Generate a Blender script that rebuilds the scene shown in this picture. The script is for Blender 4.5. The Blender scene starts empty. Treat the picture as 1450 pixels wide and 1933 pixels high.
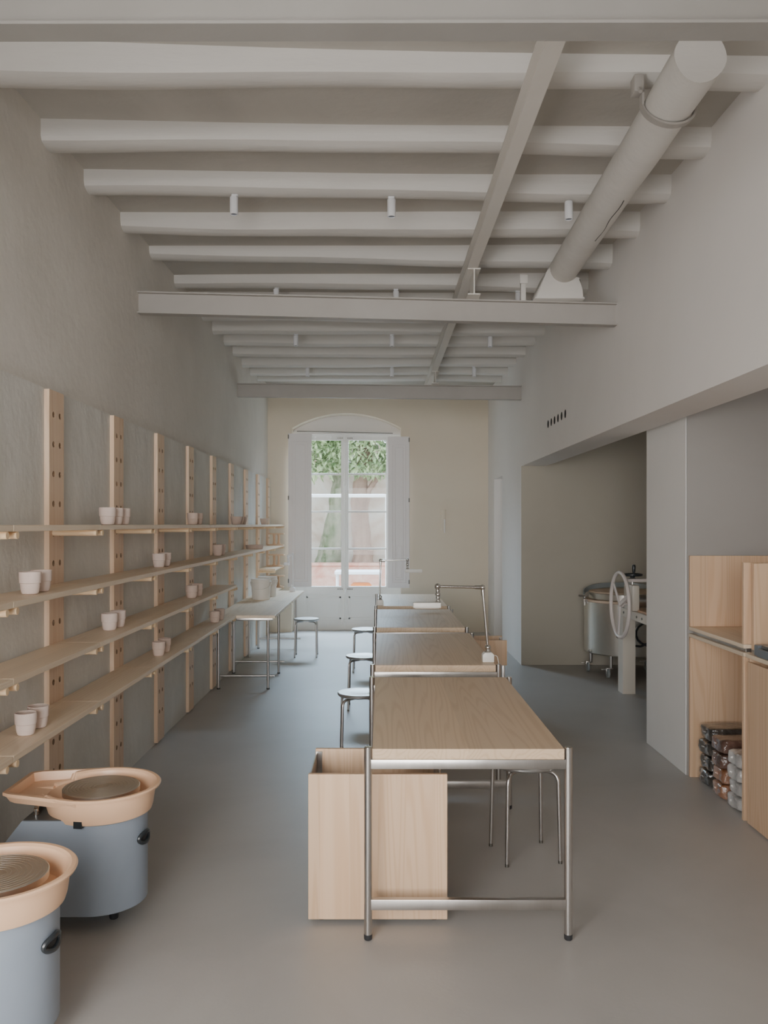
import bpy, bmesh, math, random
from mathutils import Vector, Matrix, noise

random.seed(7)
PI = math.pi
SC = bpy.context.scene
COL = SC.collection
F, CX, CY, H = 1600.0, 718.0, 990.0, 1.6      # calibrated focal length (px), principal point, eye height
XL, XR, YB = -1.64, 1.605, 12.6               # left wall, right wall, back wall

# ------------------------------------------------------------------ materials
def new_mat(name):
    m = bpy.data.materials.new(name)
    m.use_nodes = True
    nt = m.node_tree
    b = nt.nodes['Principled BSDF']
    return m, nt, b

def N(nt, t, **kw):
    n = nt.nodes.new(t)
    for k, v in kw.items():
        if k in n.inputs:
            n.inputs[k].default_value = v
        else:
            setattr(n, k, v)
    return n

def flat(name, col, rough=0.5, metal=0.0, spec=0.5, coat=0.0):
    m, nt, b = new_mat(name)
    b.inputs['Base Color'].default_value = (*col, 1)
    b.inputs['Roughness'].default_value = rough
    b.inputs['Metallic'].default_value = metal
    b.inputs['Specular IOR Level'].default_value = spec
    b.inputs['Coat Weight'].default_value = coat
    return m

def mottled(name, c1, c2, scale=3.0, rough=0.85, bump=0.15, bscale=25.0, stretch=(1, 1, 1), contrast=(0.35, 0.65), spec=0.3, rvar=0.0, metal=0.0, c3=None):
    m, nt, b = new_mat(name)
    L = nt.links
    tc = N(nt, 'ShaderNodeTexCoord')
    mp = N(nt, 'ShaderNodeMapping')
    mp.inputs['Scale'].default_value = stretch
    L.new(tc.outputs['Object'], mp.inputs['Vector'])
    n1 = N(nt, 'ShaderNodeTexNoise', Scale=scale, Detail=6.0, Roughness=0.6, Distortion=0.6)
    L.new(mp.outputs[0], n1.inputs['Vector'])
    r = N(nt, 'ShaderNodeValToRGB')
    e = r.color_ramp.elements
    e[0].position, e[1].position = contrast
    e[0].color, e[1].color = (*c1, 1), (*c2, 1)
    if c3:
        x = e.new((contrast[0] + contrast[1]) / 2); x.color = (*c3, 1)
    L.new(n1.outputs['Fac'], r.inputs[0])
    L.new(r.outputs[0], b.inputs['Base Color'])
    n2 = N(nt, 'ShaderNodeTexNoise', Scale=bscale, Detail=5.0, Roughness=0.55)
    L.new(mp.outputs[0], n2.inputs['Vector'])
    bp = N(nt, 'ShaderNodeBump', Strength=bump, Distance=0.02)
    L.new(n2.outputs['Fac'], bp.inputs['Height'])
    L.new(bp.outputs[0], b.inputs['Normal'])
    b.inputs['Roughness'].default_value = rough
    b.inputs['Specular IOR Level'].default_value = spec
    b.inputs['Metallic'].default_value = metal
    if rvar:
        mr = N(nt, 'ShaderNodeMapRange')
        mr.inputs['To Min'].default_value = rough - rvar
        mr.inputs['To Max'].default_value = rough + rvar
        L.new(n1.outputs['Fac'], mr.inputs['Value'])
        L.new(mr.outputs[0], b.inputs['Roughness'])
    return m

def wood(name, axis, light=(0.72, 0.505, 0.335), dark=(0.61, 0.385, 0.225), strip=0.115, rough=0.48, across=0):
    """Pine: cathedral grain from contour lines of stretched noise, glued strips, object-random offset."""
    m, nt, b = new_mat(name)
    L = nt.links
    tc = N(nt, 'ShaderNodeTexCoord')
    oi = N(nt, 'ShaderNodeObjectInfo')
    sep = N(nt, 'ShaderNodeSeparateXYZ')
    L.new(tc.outputs['Object'], sep.inputs[0])
    ax = [a for a in (0, 1, 2) if a != axis]
    ca = ax[across]
    # strip index across the grain
    dv = N(nt, 'ShaderNodeMath', operation='DIVIDE'); dv.inputs[1].default_value = strip
    L.new(sep.outputs[ca], dv.inputs[0])
    fl = N(nt, 'ShaderNodeMath', operation='FLOOR'); L.new(dv.outputs[0], fl.inputs[0])
    ad = N(nt, 'ShaderNodeMath', operation='MULTIPLY_ADD'); ad.inputs[1].default_value = 37.7
    L.new(oi.outputs['Random'], ad.inputs[0]); L.new(fl.outputs[0], ad.inputs[2])
    wn = N(nt, 'ShaderNodeTexWhiteNoise', noise_dimensions='1D')
    L.new(ad.outputs[0], wn.inputs['W'])
    off = N(nt, 'ShaderNodeVectorMath', operation='SCALE'); off.inputs['Scale'].default_value = 13.0
    L.new(wn.outputs['Color'], off.inputs[0])
    mp = N(nt, 'ShaderNodeMapping')
    s = [6.0, 6.0, 6.0]; s[axis] = 0.28
    mp.inputs['Scale'].default_value = s
    L.new(tc.outputs['Object'], mp.inputs['Vector'])
    av = N(nt, 'ShaderNodeVectorMath', operation='ADD')
    L.new(mp.outputs[0], av.inputs[0]); L.new(off.outputs[0], av.inputs[1])
    n1 = N(nt, 'ShaderNodeTexNoise', Scale=1.0, Detail=1.5, Roughness=0.4, Distortion=0.2)
    L.new(av.outputs[0], n1.inputs['Vector'])
    mu = N(nt, 'ShaderNodeMath', operation='MULTIPLY'); mu.inputs[1].default_value = 120.0
    L.new(n1.outputs['Fac'], mu.inputs[0])
    sn = N(nt, 'ShaderNodeMath', operation='SINE'); L.new(mu.outputs[0], sn.inputs[0])
    mr = N(nt, 'ShaderNodeMapRange'); mr.inputs['From Min'].default_value = 0.0; mr.inputs['From Max'].default_value = 1.0
    L.new(sn.outputs[0], mr.inputs['Value'])
    # fine fibre
    mp2 = N(nt, 'ShaderNodeMapping')
    s2 = [160.0, 160.0, 160.0]; s2[axis] = 3.0
    mp2.inputs['Scale'].default_value = s2
    L.new(tc.outputs['Object'], mp2.inputs['Vector'])
    n2 = N(nt, 'ShaderNodeTexNoise', Scale=1.0, Detail=2.0)
    L.new(mp2.outputs[0], n2.inputs['Vector'])
    mixf = N(nt, 'ShaderNodeMath', operation='MULTIPLY_ADD')
    mixf.inputs[1].default_value = 0.35
    L.new(n2.outputs['Fac'], mixf.inputs[0])
    sc = N(nt, 'ShaderNodeMath', operation='MULTIPLY'); sc.inputs[1].default_value = 0.55
    L.new(mr.outputs[0], sc.inputs[0])
    L.new(sc.outputs[0], mixf.inputs[2])
    r = N(nt, 'ShaderNodeMix', data_type='RGBA')
    L.new(mixf.outputs[0], r.inputs['Factor'])
    r.inputs['A'].default_value = (*light, 1); r.inputs['B'].default_value = (*dark, 1)
    # strip-to-strip tint
    hv = N(nt, 'ShaderNodeHueSaturation')
    mr2 = N(nt, 'ShaderNodeMapRange'); mr2.inputs['To Min'].default_value = 0.93; mr2.inputs['To Max'].default_value = 1.06
    L.new(wn.outputs['Value'], mr2.inputs['Value'])
    L.new(mr2.outputs[0], hv.inputs['Value'])
    L.new(r.outputs['Result'], hv.inputs['Color'])
    L.new(hv.outputs[0], b.inputs['Base Color'])
    b.inputs['Roughness'].default_value = rough
    b.inputs['Specular IOR Level'].default_value = 0.35
    return m

def glass_mat(name, haze=0.0):
    m, nt, b = new_mat(name)
    L = nt.links
    nt.nodes.remove(b)
    out = [n for n in nt.nodes if n.type == 'OUTPUT_MATERIAL'][0]
    t = N(nt, 'ShaderNodeBsdfTransparent'); t.inputs[0].default_value = (0.97, 0.98, 0.98, 1)
    g = N(nt, 'ShaderNodeBsdfGlossy'); g.inputs['Roughness'].default_value = 0.02
    fr = N(nt, 'ShaderNodeFresnel'); fr.inputs['IOR'].default_value = 1.45
    mx = N(nt, 'ShaderNodeMixShader')
    fm = N(nt, 'ShaderNodeMath', operation='MULTIPLY'); fm.inputs[1].default_value = 0.12
    L.new(fr.outputs[0], fm.inputs[0]); L.new(fm.outputs[0], mx.inputs[0]); L.new(t.outputs[0], mx.inputs[1]); L.new(g.outputs[0], mx.inputs[2])
    last = mx
    if haze:
        d = N(nt, 'ShaderNodeBsdfTranslucent'); d.inputs[0].default_value = (0.9, 0.92, 0.95, 1)
        m2 = N(nt, 'ShaderNodeMixShader'); m2.inputs[0].default_value = haze
        L.new(mx.outputs[0], m2.inputs[1]); L.new(d.outputs[0], m2.inputs[2])
        last = m2
    L.new(last.outputs[0], out.inputs['Surface'])
    return m

M = {}
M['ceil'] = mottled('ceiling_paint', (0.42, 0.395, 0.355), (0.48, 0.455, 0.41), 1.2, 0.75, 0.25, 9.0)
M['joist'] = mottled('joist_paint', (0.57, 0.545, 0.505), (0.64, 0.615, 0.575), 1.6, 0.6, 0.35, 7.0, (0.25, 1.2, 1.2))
M['steelpaint'] = mottled('beam_paint', (0.335, 0.31, 0.28), (0.37, 0.345, 0.315), 2.0, 0.5, 0.06, 20.0)
M['steelpaint2'] = mottled('beam_paint_dimmed', (0.245, 0.23, 0.21), (0.27, 0.255, 0.235), 2.0, 0.6, 0.06, 20.0)  # darker copy of the beam paint, offsetting lamp light on the nearest beam
M['steelpaint3'] = mottled('beam_paint_light', (0.64, 0.605, 0.55), (0.68, 0.645, 0.59), 2.0, 0.5, 0.06, 20.0)
M['wall'] = mottled('wall_plaster', (0.69, 0.655, 0.595), (0.76, 0.725, 0.665), 0.9, 0.85, 0.2, 12.0)
M['wallR'] = mottled('wall_plaster_smooth', (0.77, 0.735, 0.70), (0.81, 0.775, 0.74), 0.7, 0.85, 0.06, 14.0)
M['wallB'] = mottled('wall_plaster_back', (0.69, 0.60, 0.47), (0.73, 0.64, 0.51), 0.7, 0.85, 0.05, 14.0)
M['wallP'] = mottled('pillar_plaster', (0.79, 0.77, 0.74), (0.83, 0.81, 0.78), 0.7, 0.8, 0.05, 14.0)
M['wallShade'] = mottled('pillar_shade_plaster', (0.31, 0.29, 0.27), (0.34, 0.32, 0.30), 0.7, 0.85, 0.05, 14.0)  # plaster darkened: shade on the pillar front put into the colour
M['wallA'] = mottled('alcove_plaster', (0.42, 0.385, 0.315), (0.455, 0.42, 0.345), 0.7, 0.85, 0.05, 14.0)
M['dado'] = mottled('dado_plaster', (0.61, 0.595, 0.55), (0.75, 0.735, 0.685), 2.2, 0.7, 0.6, 6.0, (1, 1, 0.7), (0.3, 0.72))
M['floor'] = mottled('floor_microcement', (0.37, 0.352, 0.33), (0.44, 0.42, 0.395), 1.1, 0.42, 0.04, 60.0, (1, 1, 1), (0.3, 0.7), 0.5, 0.06)
M['woodx'] = wood('pine_x', 0)
M['woody'] = wood('pine_y', 1)
M['woodz'] = wood('pine_z', 2)
M['woodtop'] = wood('pine_table', 1, (0.68, 0.505, 0.34), (0.56, 0.385, 0.235), 0.12, 0.38)
M['woodshelf'] = wood('pine_shelf', 1, (0.82, 0.68, 0.51), (0.72, 0.565, 0.40), 0.11, 0.42)
M['woodpost'] = wood('pine_post', 2, (0.80, 0.60, 0.43), (0.68, 0.46, 0.29), 0.30, 0.5, 1)
M['dowel'] = wood('pine_dowel', 0, (0.82, 0.62, 0.39), (0.74, 0.52, 0.30), 0.3)
M['steel'] = mottled('brushed_steel', (0.50, 0.475, 0.45), (0.60, 0.575, 0.55), 8.0, 0.3, 0.02, 80.0, (1, 1, 0.1), spec=0.5, metal=1.0, rvar=0.05)
M['steeldark'] = flat('dark_steel', (0.23, 0.22, 0.20), 0.35, 1.0)
M['chrome'] = flat('chrome', (0.72, 0.71, 0.69), 0.14, 1.0)
M['rubber'] = flat('black_rubber', (0.02, 0.02, 0.022), 0.55)
M['blackplastic'] = flat('black_plastic', (0.018, 0.022, 0.025), 0.3)
M['hole'] = flat('hole_shade_brown', (0.30, 0.19, 0.11), 0.8)  # darker brown inside the peg holes, shade put into the colour
M['void'] = flat('dark_void', (0.02, 0.018, 0.016), 0.9)
M['peach'] = mottled('peach_plastic', (0.84, 0.53, 0.325), (0.86, 0.55, 0.34), 3.0, 0.33, 0.0, 10.0, spec=0.5)
M['bodygrey'] = mottled('grey_blue_enamel', (0.265, 0.31, 0.37), (0.285, 0.33, 0.39), 4.0, 0.42, 0.03, 300.0, spec=0.5)
M['bodytop'] = flat('dark_grey_panel', (0.055, 0.06, 0.06), 0.5)
M['alu'] = mottled('turned_aluminium', (0.74, 0.69, 0.62), (0.80, 0.75, 0.68), 2.0, 0.36, 0.0, 10.0, metal=1.0)
M['bisque'] = mottled('bisque_clay', (0.69, 0.555, 0.485), (0.73, 0.60, 0.53), 5.0, 0.8, 0.03, 120.0)
M['bisque2'] = mottled('bisque_clay_tan', (0.60, 0.46, 0.38), (0.64, 0.50, 0.42), 5.0, 0.8, 0.03, 120.0)
M['cream'] = flat('cream_enamel', (0.72, 0.66, 0.57), 0.35)
M['creampink'] = flat('pale_pink_enamel', (0.74, 0.66, 0.62), 0.3)
M['whitemetal'] = flat('white_metal', (0.78, 0.78, 0.80), 0.4)
M['lampgrey'] = flat('lamp_enamel', (0.78, 0.76, 0.70), 0.4)
M['lens'] = flat('lamp_lens', (0.16, 0.18, 0.22), 0.15)
M['bucket'] = flat('white_plastic', (0.77, 0.72, 0.65), 0.4)
M['shutter'] = mottled('shutter_paint', (0.82, 0.77, 0.745), (0.85, 0.80, 0.775), 2.0, 0.55, 0.04, 20.0)
M['doorpaint'] = mottled('door_paint', (0.84, 0.82, 0.775), (0.87, 0.85, 0.805), 2.0, 0.5, 0.04, 20.0)
M['firebrick'] = mottled('fire_brick', (0.66, 0.51, 0.38), (0.72, 0.57, 0.44), 9.0, 0.9, 0.1, 60.0)
M['kilnsteel'] = mottled('kiln_stainless', (0.80, 0.77, 0.71), (0.86, 0.83, 0.77), 6.0, 0.32, 0.0, 50.0, (1, 1, 0.1), metal=1.0, rvar=0.04)
M['bluegrey'] = flat('blue_grey_steel', (0.33, 0.37, 0.375), 0.35, 0.3)
M['toolgrey'] = flat('tool_grey', (0.13, 0.15, 0.17), 0.4)
def plastic_clay(name, c1, c2):
    m = mottled(name, c1, c2, 5.0, 0.14, 1.0, 11.0, contrast=(0.4, 0.62), spec=0.7)
    b = m.node_tree.nodes['Principled BSDF']
    b.inputs['Coat Weight'].default_value = 0.7
    b.inputs['Coat Roughness'].default_value = 0.08
    return m
M['clay_black'] = plastic_clay('wrapped_black_clay', (0.012, 0.011, 0.01), (0.10, 0.085, 0.07))
M['clay_brown'] = plastic_clay('wrapped_brown_clay', (0.05, 0.022, 0.014), (0.19, 0.11, 0.085))
M['clay_orange'] = plastic_clay('wrapped_orange_clay', (0.22, 0.08, 0.025), (0.38, 0.22, 0.15))
M['clay_white'] = plastic_clay('wrapped_white_clay', (0.30, 0.29, 0.28), (0.62, 0.60, 0.58))
M['glass'] = glass_mat('window_glass', 0.0)
M['leaf'] = mottled('leaf_green', (0.17, 0.27, 0.12), (0.55, 0.66, 0.38), 3.5, 0.5, 0.0, 5.0)
M['bark'] = mottled('tree_bark', (0.20, 0.13, 0.10), (0.38, 0.27, 0.21), 4.0, 0.9, 0.8, 14.0, (1, 1, 0.25))
M['ivybark'] = mottled('ivy_covered_bark', (0.08, 0.12, 0.05), (0.30, 0.30, 0.22), 9.0, 0.9, 0.9, 22.0, (1, 1, 0.5))
M['gardenwall'] = mottled('old_garden_plaster', (0.50, 0.36, 0.27), (0.78, 0.76, 0.70), 1.3, 0.9, 0.3, 10.0, c3=(0.72, 0.64, 0.55))
M['brickpink'] = mottled('pink_brick', (0.58, 0.26, 0.19), (0.74, 0.50, 0.40), 3.0, 0.9, 0.3, 18.0)
M['gardenfloor'] = mottled('garden_paving', (0.48, 0.44, 0.38), (0.58, 0.53, 0.47), 1.5, 0.9, 0.1, 10.0)
M['whiteout'] = flat('white_outdoor_paint', (0.85, 0.85, 0.86), 0.5)
M['orange'] = flat('orange_plastic', (0.75, 0.22, 0.05), 0.4)

# ------------------------------------------------------------------ mesh helpers
class B:
    """A bmesh collecting shapes; .build links it as ONE mesh object."""
    def __init__(s): s.bm = bmesh.new()
    def box(s, x0, x1, y0, y1, z0, z1, bev=0.0, mat=None, seg=2):
        bm = s.bm
        r = bmesh.ops.create_cube(bm, size=1.0)
        vs = r['verts']
        for v in vs:
            v.co = Vector(((x0 + x1) / 2 + v.co.x * (x1 - x0), (y0 + y1) / 2 + v.co.y * (y1 - y0), (z0 + z1) / 2 + v.co.z * (z1 - z0)))
            if mat is not None: v.co = mat @ v.co
        if bev > 0:
            es = list({e for v in vs for e in v.link_edges})
            bmesh.ops.bevel(bm, geom=es, offset=bev, segments=seg, affect='EDGES', profile=0.5)
        return s
    def prism(s, pts, z0, z1, axis='z', bev=0.0):
        """Extrude a closed outline. axis z: pts=(x,y); axis y: pts=(x,z); axis x: pts=(y,z)."""
        bm = s.bm
        def P(a, b, c):
            return {'z': Vector((a, b, c)), 'y': Vector((a, c, b)), 'x': Vector((c, a, b))}[axis]
        lo = [bm.verts.new(P(a, b, z0)) for a, b in pts]
        hi = [bm.verts.new(P(a, b, z1)) for a, b in pts]
        n = len(pts)
        fs = [bm.faces.new(lo[::-1]), bm.faces.new(hi)]
        for i in range(n):
            fs.append(bm.faces.new((lo[i], lo[(i + 1) % n], hi[(i + 1) % n], hi[i])))
        if bev:
            es = list({e for f in fs for e in f.edges})
            bmesh.ops.bevel(bm, geom=es, offset=bev, segments=2, affect='EDGES', profile=0.5)
        return s
    def lathe(s, prof, c=(0, 0, 0), n=32, a0=0.0, a1=2 * PI, caps=False):
        bm = s.bm
        full = abs(a1 - a0 - 2 * PI) < 1e-6
        cnt = n if full else n + 1
        rings = []
        for r, z in prof:
            if r < 1e-6:
                rings.append([bm.verts.new((c[0], c[1], c[2] + z))] * cnt)
            else:
                rings.append([bm.verts.new((c[0] + r * math.cos(a0 + (a1 - a0) * i / n), c[1] + r * math.sin(a0 + (a1 - a0) * i / n), c[2] + z)) for i in range(cnt)])
        for k in range(len(rings) - 1):
            A, Bq = rings[k], rings[k + 1]
            for i in range(n):
                j = (i + 1) % cnt
                vs = []
                for v in (A[i], A[j], Bq[j], Bq[i]):
                    if v not in vs: vs.append(v)
                if len(vs) > 2:
                    try: bm.faces.new(vs)
                    except ValueError: pass
        return s
    def tube(s, pts, r, n=12, closed=False, caps=True, r1=None):
        """Tube along a polyline with parallel-transported frames."""
        bm = s.bm
        P = [Vector(p) for p in pts]
        m = len(P)
        tang = []
        for i in range(m):
            if closed: t = P[(i + 1) % m] - P[i - 1]
            elif i == 0: t = P[1] - P[0]
            elif i == m - 1: t = P[-1] - P[-2]
            else: t = (P[i + 1] - P[i]).normalized() + (P[i] - P[i - 1]).normalized()
            tang.append(t.normalized())
        up = Vector((0, 0, 1)) if abs(tang[0].z) < 0.9 else Vector((1, 0, 0))
        u = tang[0].cross(up).normalized()
        rings = []
        for i in range(m):
            if i:
                q = tang[i - 1].rotation_difference(tang[i])
                u = q @ u
            v = tang[i].cross(u).normalized()
            rr = r if r1 is None else r + (r1 - r) * i / (m - 1)
            if callable(r): rr = r(i / (m - 1))
            rings.append([bm.verts.new(P[i] + (u * math.cos(2 * PI * k / n) + v * math.sin(2 * PI * k / n)) * rr) for k in range(n)])
        cnt = m if closed else m - 1
        for i in range(cnt):
            A, C = rings[i], rings[(i + 1) % m]
            for k in range(n):
                bm.faces.new((A[k], A[(k + 1) % n], C[(k + 1) % n], C[k]))
        if caps and not closed:
            bm.faces.new(rings[0][::-1]); bm.faces.new(rings[-1])
        return s
    def sphere(s, c, r, sx=1, sy=1, sz=1, u=16, v=10):
        mt = Matrix.Translation(c) @ Matrix.Diagonal((sx, sy, sz, 1))
        bmesh.ops.create_uvsphere(s.bm, u_segments=u, v_segments=v, radius=r, matrix=mt)
        return s
    def build(s, name, mat, parent=None, smooth=True, mods=None):
        bm = s.bm
        bmesh.ops.recalc_face_normals(bm, faces=bm.faces[:])
        root = parent
        while root is not None and root.parent is not None: root = root.parent
        if root is not None and parent is not None:
            bmesh.ops.translate(bm, vec=-Vector(root.location), verts=bm.verts[:])
        me = bpy.data.meshes.new(name)
        bm.to_mesh(me); bm.free()
        for q in (mat if isinstance(mat, tuple) else (mat,)): me.materials.append(M[q])
        if smooth:
            for p in me.polygons: p.use_smooth = True
            me.set_sharp_from_angle(angle=math.radians(35))
        o = bpy.data.objects.new(name, me)
        COL.objects.link(o)
        if parent is not None: o.parent = parent
        return o

def arc_pts(pts, rad, n=6):
    """Round the inner corners of a polyline."""
    P = [Vector(p) for p in pts]
    out = [P[0]]
    for i in range(1, len(P) - 1):
        a, b, c = P[i - 1], P[i], P[i + 1]
        d1, d2 = (a - b).normalized(), (c - b).normalized()
        ang = d1.angle(d2)
        t = min(rad / math.tan(ang / 2), (a - b).length * 0.49, (c - b).length * 0.49)
        p1, p2 = b + d1 * t, b + d2 * t
        for k in range(n + 1):
            s = k / n
            out.append((1 - s) ** 2 * p1 + 2 * s * (1 - s) * b + s * s * p2)
    out.append(P[-1])
    return out

def tag(o, label, cat, group=None, kind=None):
    o['label'] = label; o['category'] = cat
    if group: o['group'] = group
    if kind: o['kind'] = kind
    return o

def thing(name, label, cat, loc=(0, 0, 0), group=None):
    o = bpy.data.objects.new(name, None)
    o.empty_display_size = 0.1
    COL.objects.link(o); o.location = loc
    return tag(o, label, cat, group)

def struct(o, label=None):
    o['kind'] = 'structure'
    if label: o['label'] = label
    return o

def kids(o): return [c for c in bpy.data.objects if c.parent == o]

def dup(root, loc, label, rotz=None, group=None):
    def rec(o, parent):
        c = o.copy(); COL.objects.link(c)
        if parent is not None: c.parent = parent
        for k in kids(o): rec(k, c)
        return c
    r = rec(root, None)
    r.location = loc
    if rotz is not None: r.rotation_euler = (0, 0, rotz)
    r['label'] = label
    if group: r['group'] = group
    return r

def hole_cells(b, face_fn, cells, rad, depth, n=16):
    """Plate made of rectangular cells, each with one round recess. face_fn(u, v, d) -> point; cells = [(u0,u1,v0,v1)]."""
    bm = b.bm
    for (u0, u1, v0, v1) in cells:
        uc, vc = (u0 + u1) / 2, (v0 + v1) / 2
        hu, hv = (u1 - u0) / 2, (v1 - v0) / 2
        outer, rim, deep = [], [], []
        for k in range(n):
            a = 2 * PI * (k + 0.5) / n
            c, s = math.cos(a), math.sin(a)
            q = min(hu / abs(c) if abs(c) > 1e-9 else 1e9, hv / abs(s) if abs(s) > 1e-9 else 1e9)
            outer.append(bm.verts.new(face_fn(uc + c * q, vc + s * q, 0)))
            rim.append(bm.verts.new(face_fn(uc + c * rad, vc + s * rad, 0)))
            deep.append(bm.verts.new(face_fn(uc + c * rad, vc + s * rad, depth)))
        corner_ang = [math.atan2(sv * hv, su * hu) % (2 * PI) for su, sv in ((1, 1), (-1, 1), (-1, -1), (1, -1))]
        corners = [bm.verts.new(face_fn(uc + su * hu, vc + sv * hv, 0)) for su, sv in ((1, 1), (-1, 1), (-1, -1), (1, -1))]
        for k in range(n):
            j = (k + 1) % n
            bm.faces.new((outer[k], outer[j], rim[j], rim[k]))
            bm.faces.new((rim[k], rim[j], deep[j], deep[k])).material_index = 1
            a0 = 2 * PI * (k + 0.5) / n; a1 = a0 + 2 * PI / n
            for ca, cv in zip(corner_ang, corners):
                if a0 < ca < a1 or a0 < ca + 2 * PI < a1:
                    bm.faces.new((outer[k], cv, outer[j]))
        bm.faces.new(deep).material_index = 1

# ================================================================== SETTING
YN = -2.6     # the room runs on behind the camera
b = B(); b.box(XL - 0.2, 3.75, YN, YB + 0.4, -0.12, 0.0)
struct(b.build('floor', 'floor', smooth=False))
# ceiling: right side a few centimetres lower, as in the old building
def ceil_z(x, y):
    t = (x - XL) / (XR - XL)
    l = 1.965 + 0.0085 * y; r = 1.895 + 0.0075 * y
    return H + l + (r - l) * t
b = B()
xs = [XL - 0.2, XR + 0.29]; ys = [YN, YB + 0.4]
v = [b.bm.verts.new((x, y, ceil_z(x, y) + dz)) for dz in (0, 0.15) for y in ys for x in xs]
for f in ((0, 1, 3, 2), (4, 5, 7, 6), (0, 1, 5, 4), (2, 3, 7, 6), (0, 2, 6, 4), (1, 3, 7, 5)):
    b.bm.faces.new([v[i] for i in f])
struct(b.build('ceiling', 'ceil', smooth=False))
# left wall with a thicker roughcast dado
b = B(); b.box(XL - 0.2, XL - 0.034, YN, YB + 0.4, 0, 4.0)
struct(b.build('wall_left', 'wall', smooth=False))
b = B(); b.box(XL - 0.034, XL, YN, YB, 0.0, 2.268)
struct(b.build('trim_1', 'dado', smooth=False))
# right wall above the wide opening, with six round vent holes
SOF = H + 0.664
b = B()
XW = XR + 0.28
va, vb_, vz0, vz1 = 7.28, 8.18, 2.47, 2.65
b.box(XR, XW, YN, va, SOF, 4.0); b.box(XR, XW, vb_, 9.66, SOF, 4.0)
b.box(XR, XW, va, vb_, SOF, vz0); b.box(XR, XW, va, vb_, vz1, 4.0)
cw = (vb_ - va) / 6
hole_cells(b, lambda u, v_, d: Vector((XR + d, u, v_)), [(va + k * cw, va + (k + 1) * cw, vz0, vz1) for k in range(6)], 0.038, 0.2)  # hole insides coloured dark in place of shade
# far stretch with the narrow doorway
DA, DB, DH = 11.15, 11.95, 2.24
b.box(XR, XW, 9.66, DA, 0, 4.0); b.box(XR, XW, DB, YB + 0.3, 0, 4.0); b.box(XR, XW, DA, DB, DH, 4.0)
b.box(3.6, 3.75, YN, 9.66, 0, 3.2)      # side room outer wall
b.box(XW, 3.6, YN, YN + 0.15, 0, 3.2)
struct(b.build('wall_right', ('wallR', 'void'), smooth=False))
b = B(); b.box(XW, 3.6, YN, 9.66, 3.0, 3.15); struct(b.build('ceiling_side_room', 'ceil', smooth=False))
b = B(); b.box(XW, 3.75, 9.66, 9.9, 0, 3.2); b.box(XR + 0.002, XW, 9.652, 9.66, 0, SOF)
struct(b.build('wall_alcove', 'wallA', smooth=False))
# wall behind the camera
b = B(); b.box(XL - 0.2, XW, YN - 0.15, YN, 0, 4.0); struct(b.build('wall_front', 'wall', smooth=False))
# pillar
b = B(); b.box(1.95, 3.6, 5.41, 6.21, 0, 3.0, 0.004); struct(b.build('pillar', 'wallP', smooth=False))
b = B(); b.box(1.955, 3.6, 5.4, 5.41, 0, 3.0); struct(b.build('wall_pillar_shade', 'wallShade', smooth=False))  # added thin plate carrying the painted shade of the pillar's front face
# narrow door leaf in the far right doorway
d2 = struct(B().box(XR + 0.2, XR + 0.24, DA + 0.03, DB, 0.005, DH).build('door_2', 'wallR', smooth=False), 'plain plaster-coloured door in the far right doorway')
B().box(XR + 0.155, XR + 0.2, DA + 0.0, DA + 0.02, 0.0, DH - 0.002).build('door_frame', 'toolgrey', d2, smooth=False)
hn = B(); hn.tube([(XR + 0.2, DA + 0.1, 1.02), (XR + 0.16, DA + 0.1, 1.02), (XR + 0.16, DA + 0.2, 1.02)], 0.009, 8); hn.build('door_handle', 'steel', d2)

# back wall with the arched garden-door niche
def px_b(x): return (x - CX) / (F / YB)
NX0, NX1 = px_b(551), px_b(757)
SPR, CRN = H + 182 / 127.0, H + 210 / 127.0
cxn = (NX0 + NX1) / 2; hw = (NX1 - NX0) / 2; rise = CRN - SPR
R = (hw * hw + rise * rise) / (2 * rise); zc = CRN - R
a_half = math.asin(hw / R)
arch = [(cxn + R * math.sin(-a_half + 2 * a_half * k / 20), zc + R * math.cos(-a_half + 2 * a_half * k / 20)) for k in range(21)]
b = B()
def wall_face(b, y):
    bm = b.bm
    def q(p): return bm.verts.new((p[0], y, p[1]))
    bm.faces.new([q(p) for p in ((XL - 0.2, 0), (NX0, 0), (NX0, SPR), (XL - 0.2, SPR))])
    bm.faces.new([q(p) for p in ((NX1, 0), (XR + 0.3, 0), (XR + 0.3, SPR), (NX1, SPR))])
    bm.faces.new([q(p) for p in ((XL - 0.2, SPR), (NX0, SPR), (NX0, 4.0), (XL - 0.2, 4.0))])
    bm.faces.new([q(p) for p in ((NX1, SPR), (XR + 0.3, SPR), (XR + 0.3, 4.0), (NX1, 4.0))])
    for k in range(20):
        p0, p1 = arch[k], arch[k + 1]
        bm.faces.new([q(p) for p in (p0, p1, (p1[0], 4.0), (p0[0], 4.0))])
wall_face(b, YB); wall_face(b, YB + 0.40)
outl = [(NX0, 0)] + arch + [(NX1, 0)]
for k in range(len(outl) - 1):
    p0, p1 = outl[k], outl[k + 1]
    b.bm.faces.new([b.bm.verts.new((p[0], yy, p[1])) for p, yy in ((p0, YB), (p1, YB), (p1, YB + 0.4), (p0, YB + 0.4))])
struct(b.build('wall_back', 'wallB', smooth=False))

# garden door: two glazed leaves, transom board above
YD = 12.86
KD = F / YD
def dx(x): return (x - CX) / KD
def dz(y): return H + (CY - y) / KD
door = thing('door_1', 'tall white glazed double garden door under the shallow arch', 'door', ((dx(563) + dx(745)) / 2, YD, 0))
del door['category']; door['kind'] = 'structure'
X0, X1, XM = dx(560), dx(748), dx(651.5)
ZT, ZG1, ZG0 = dz(821), dz(831), dz(1107)
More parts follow.
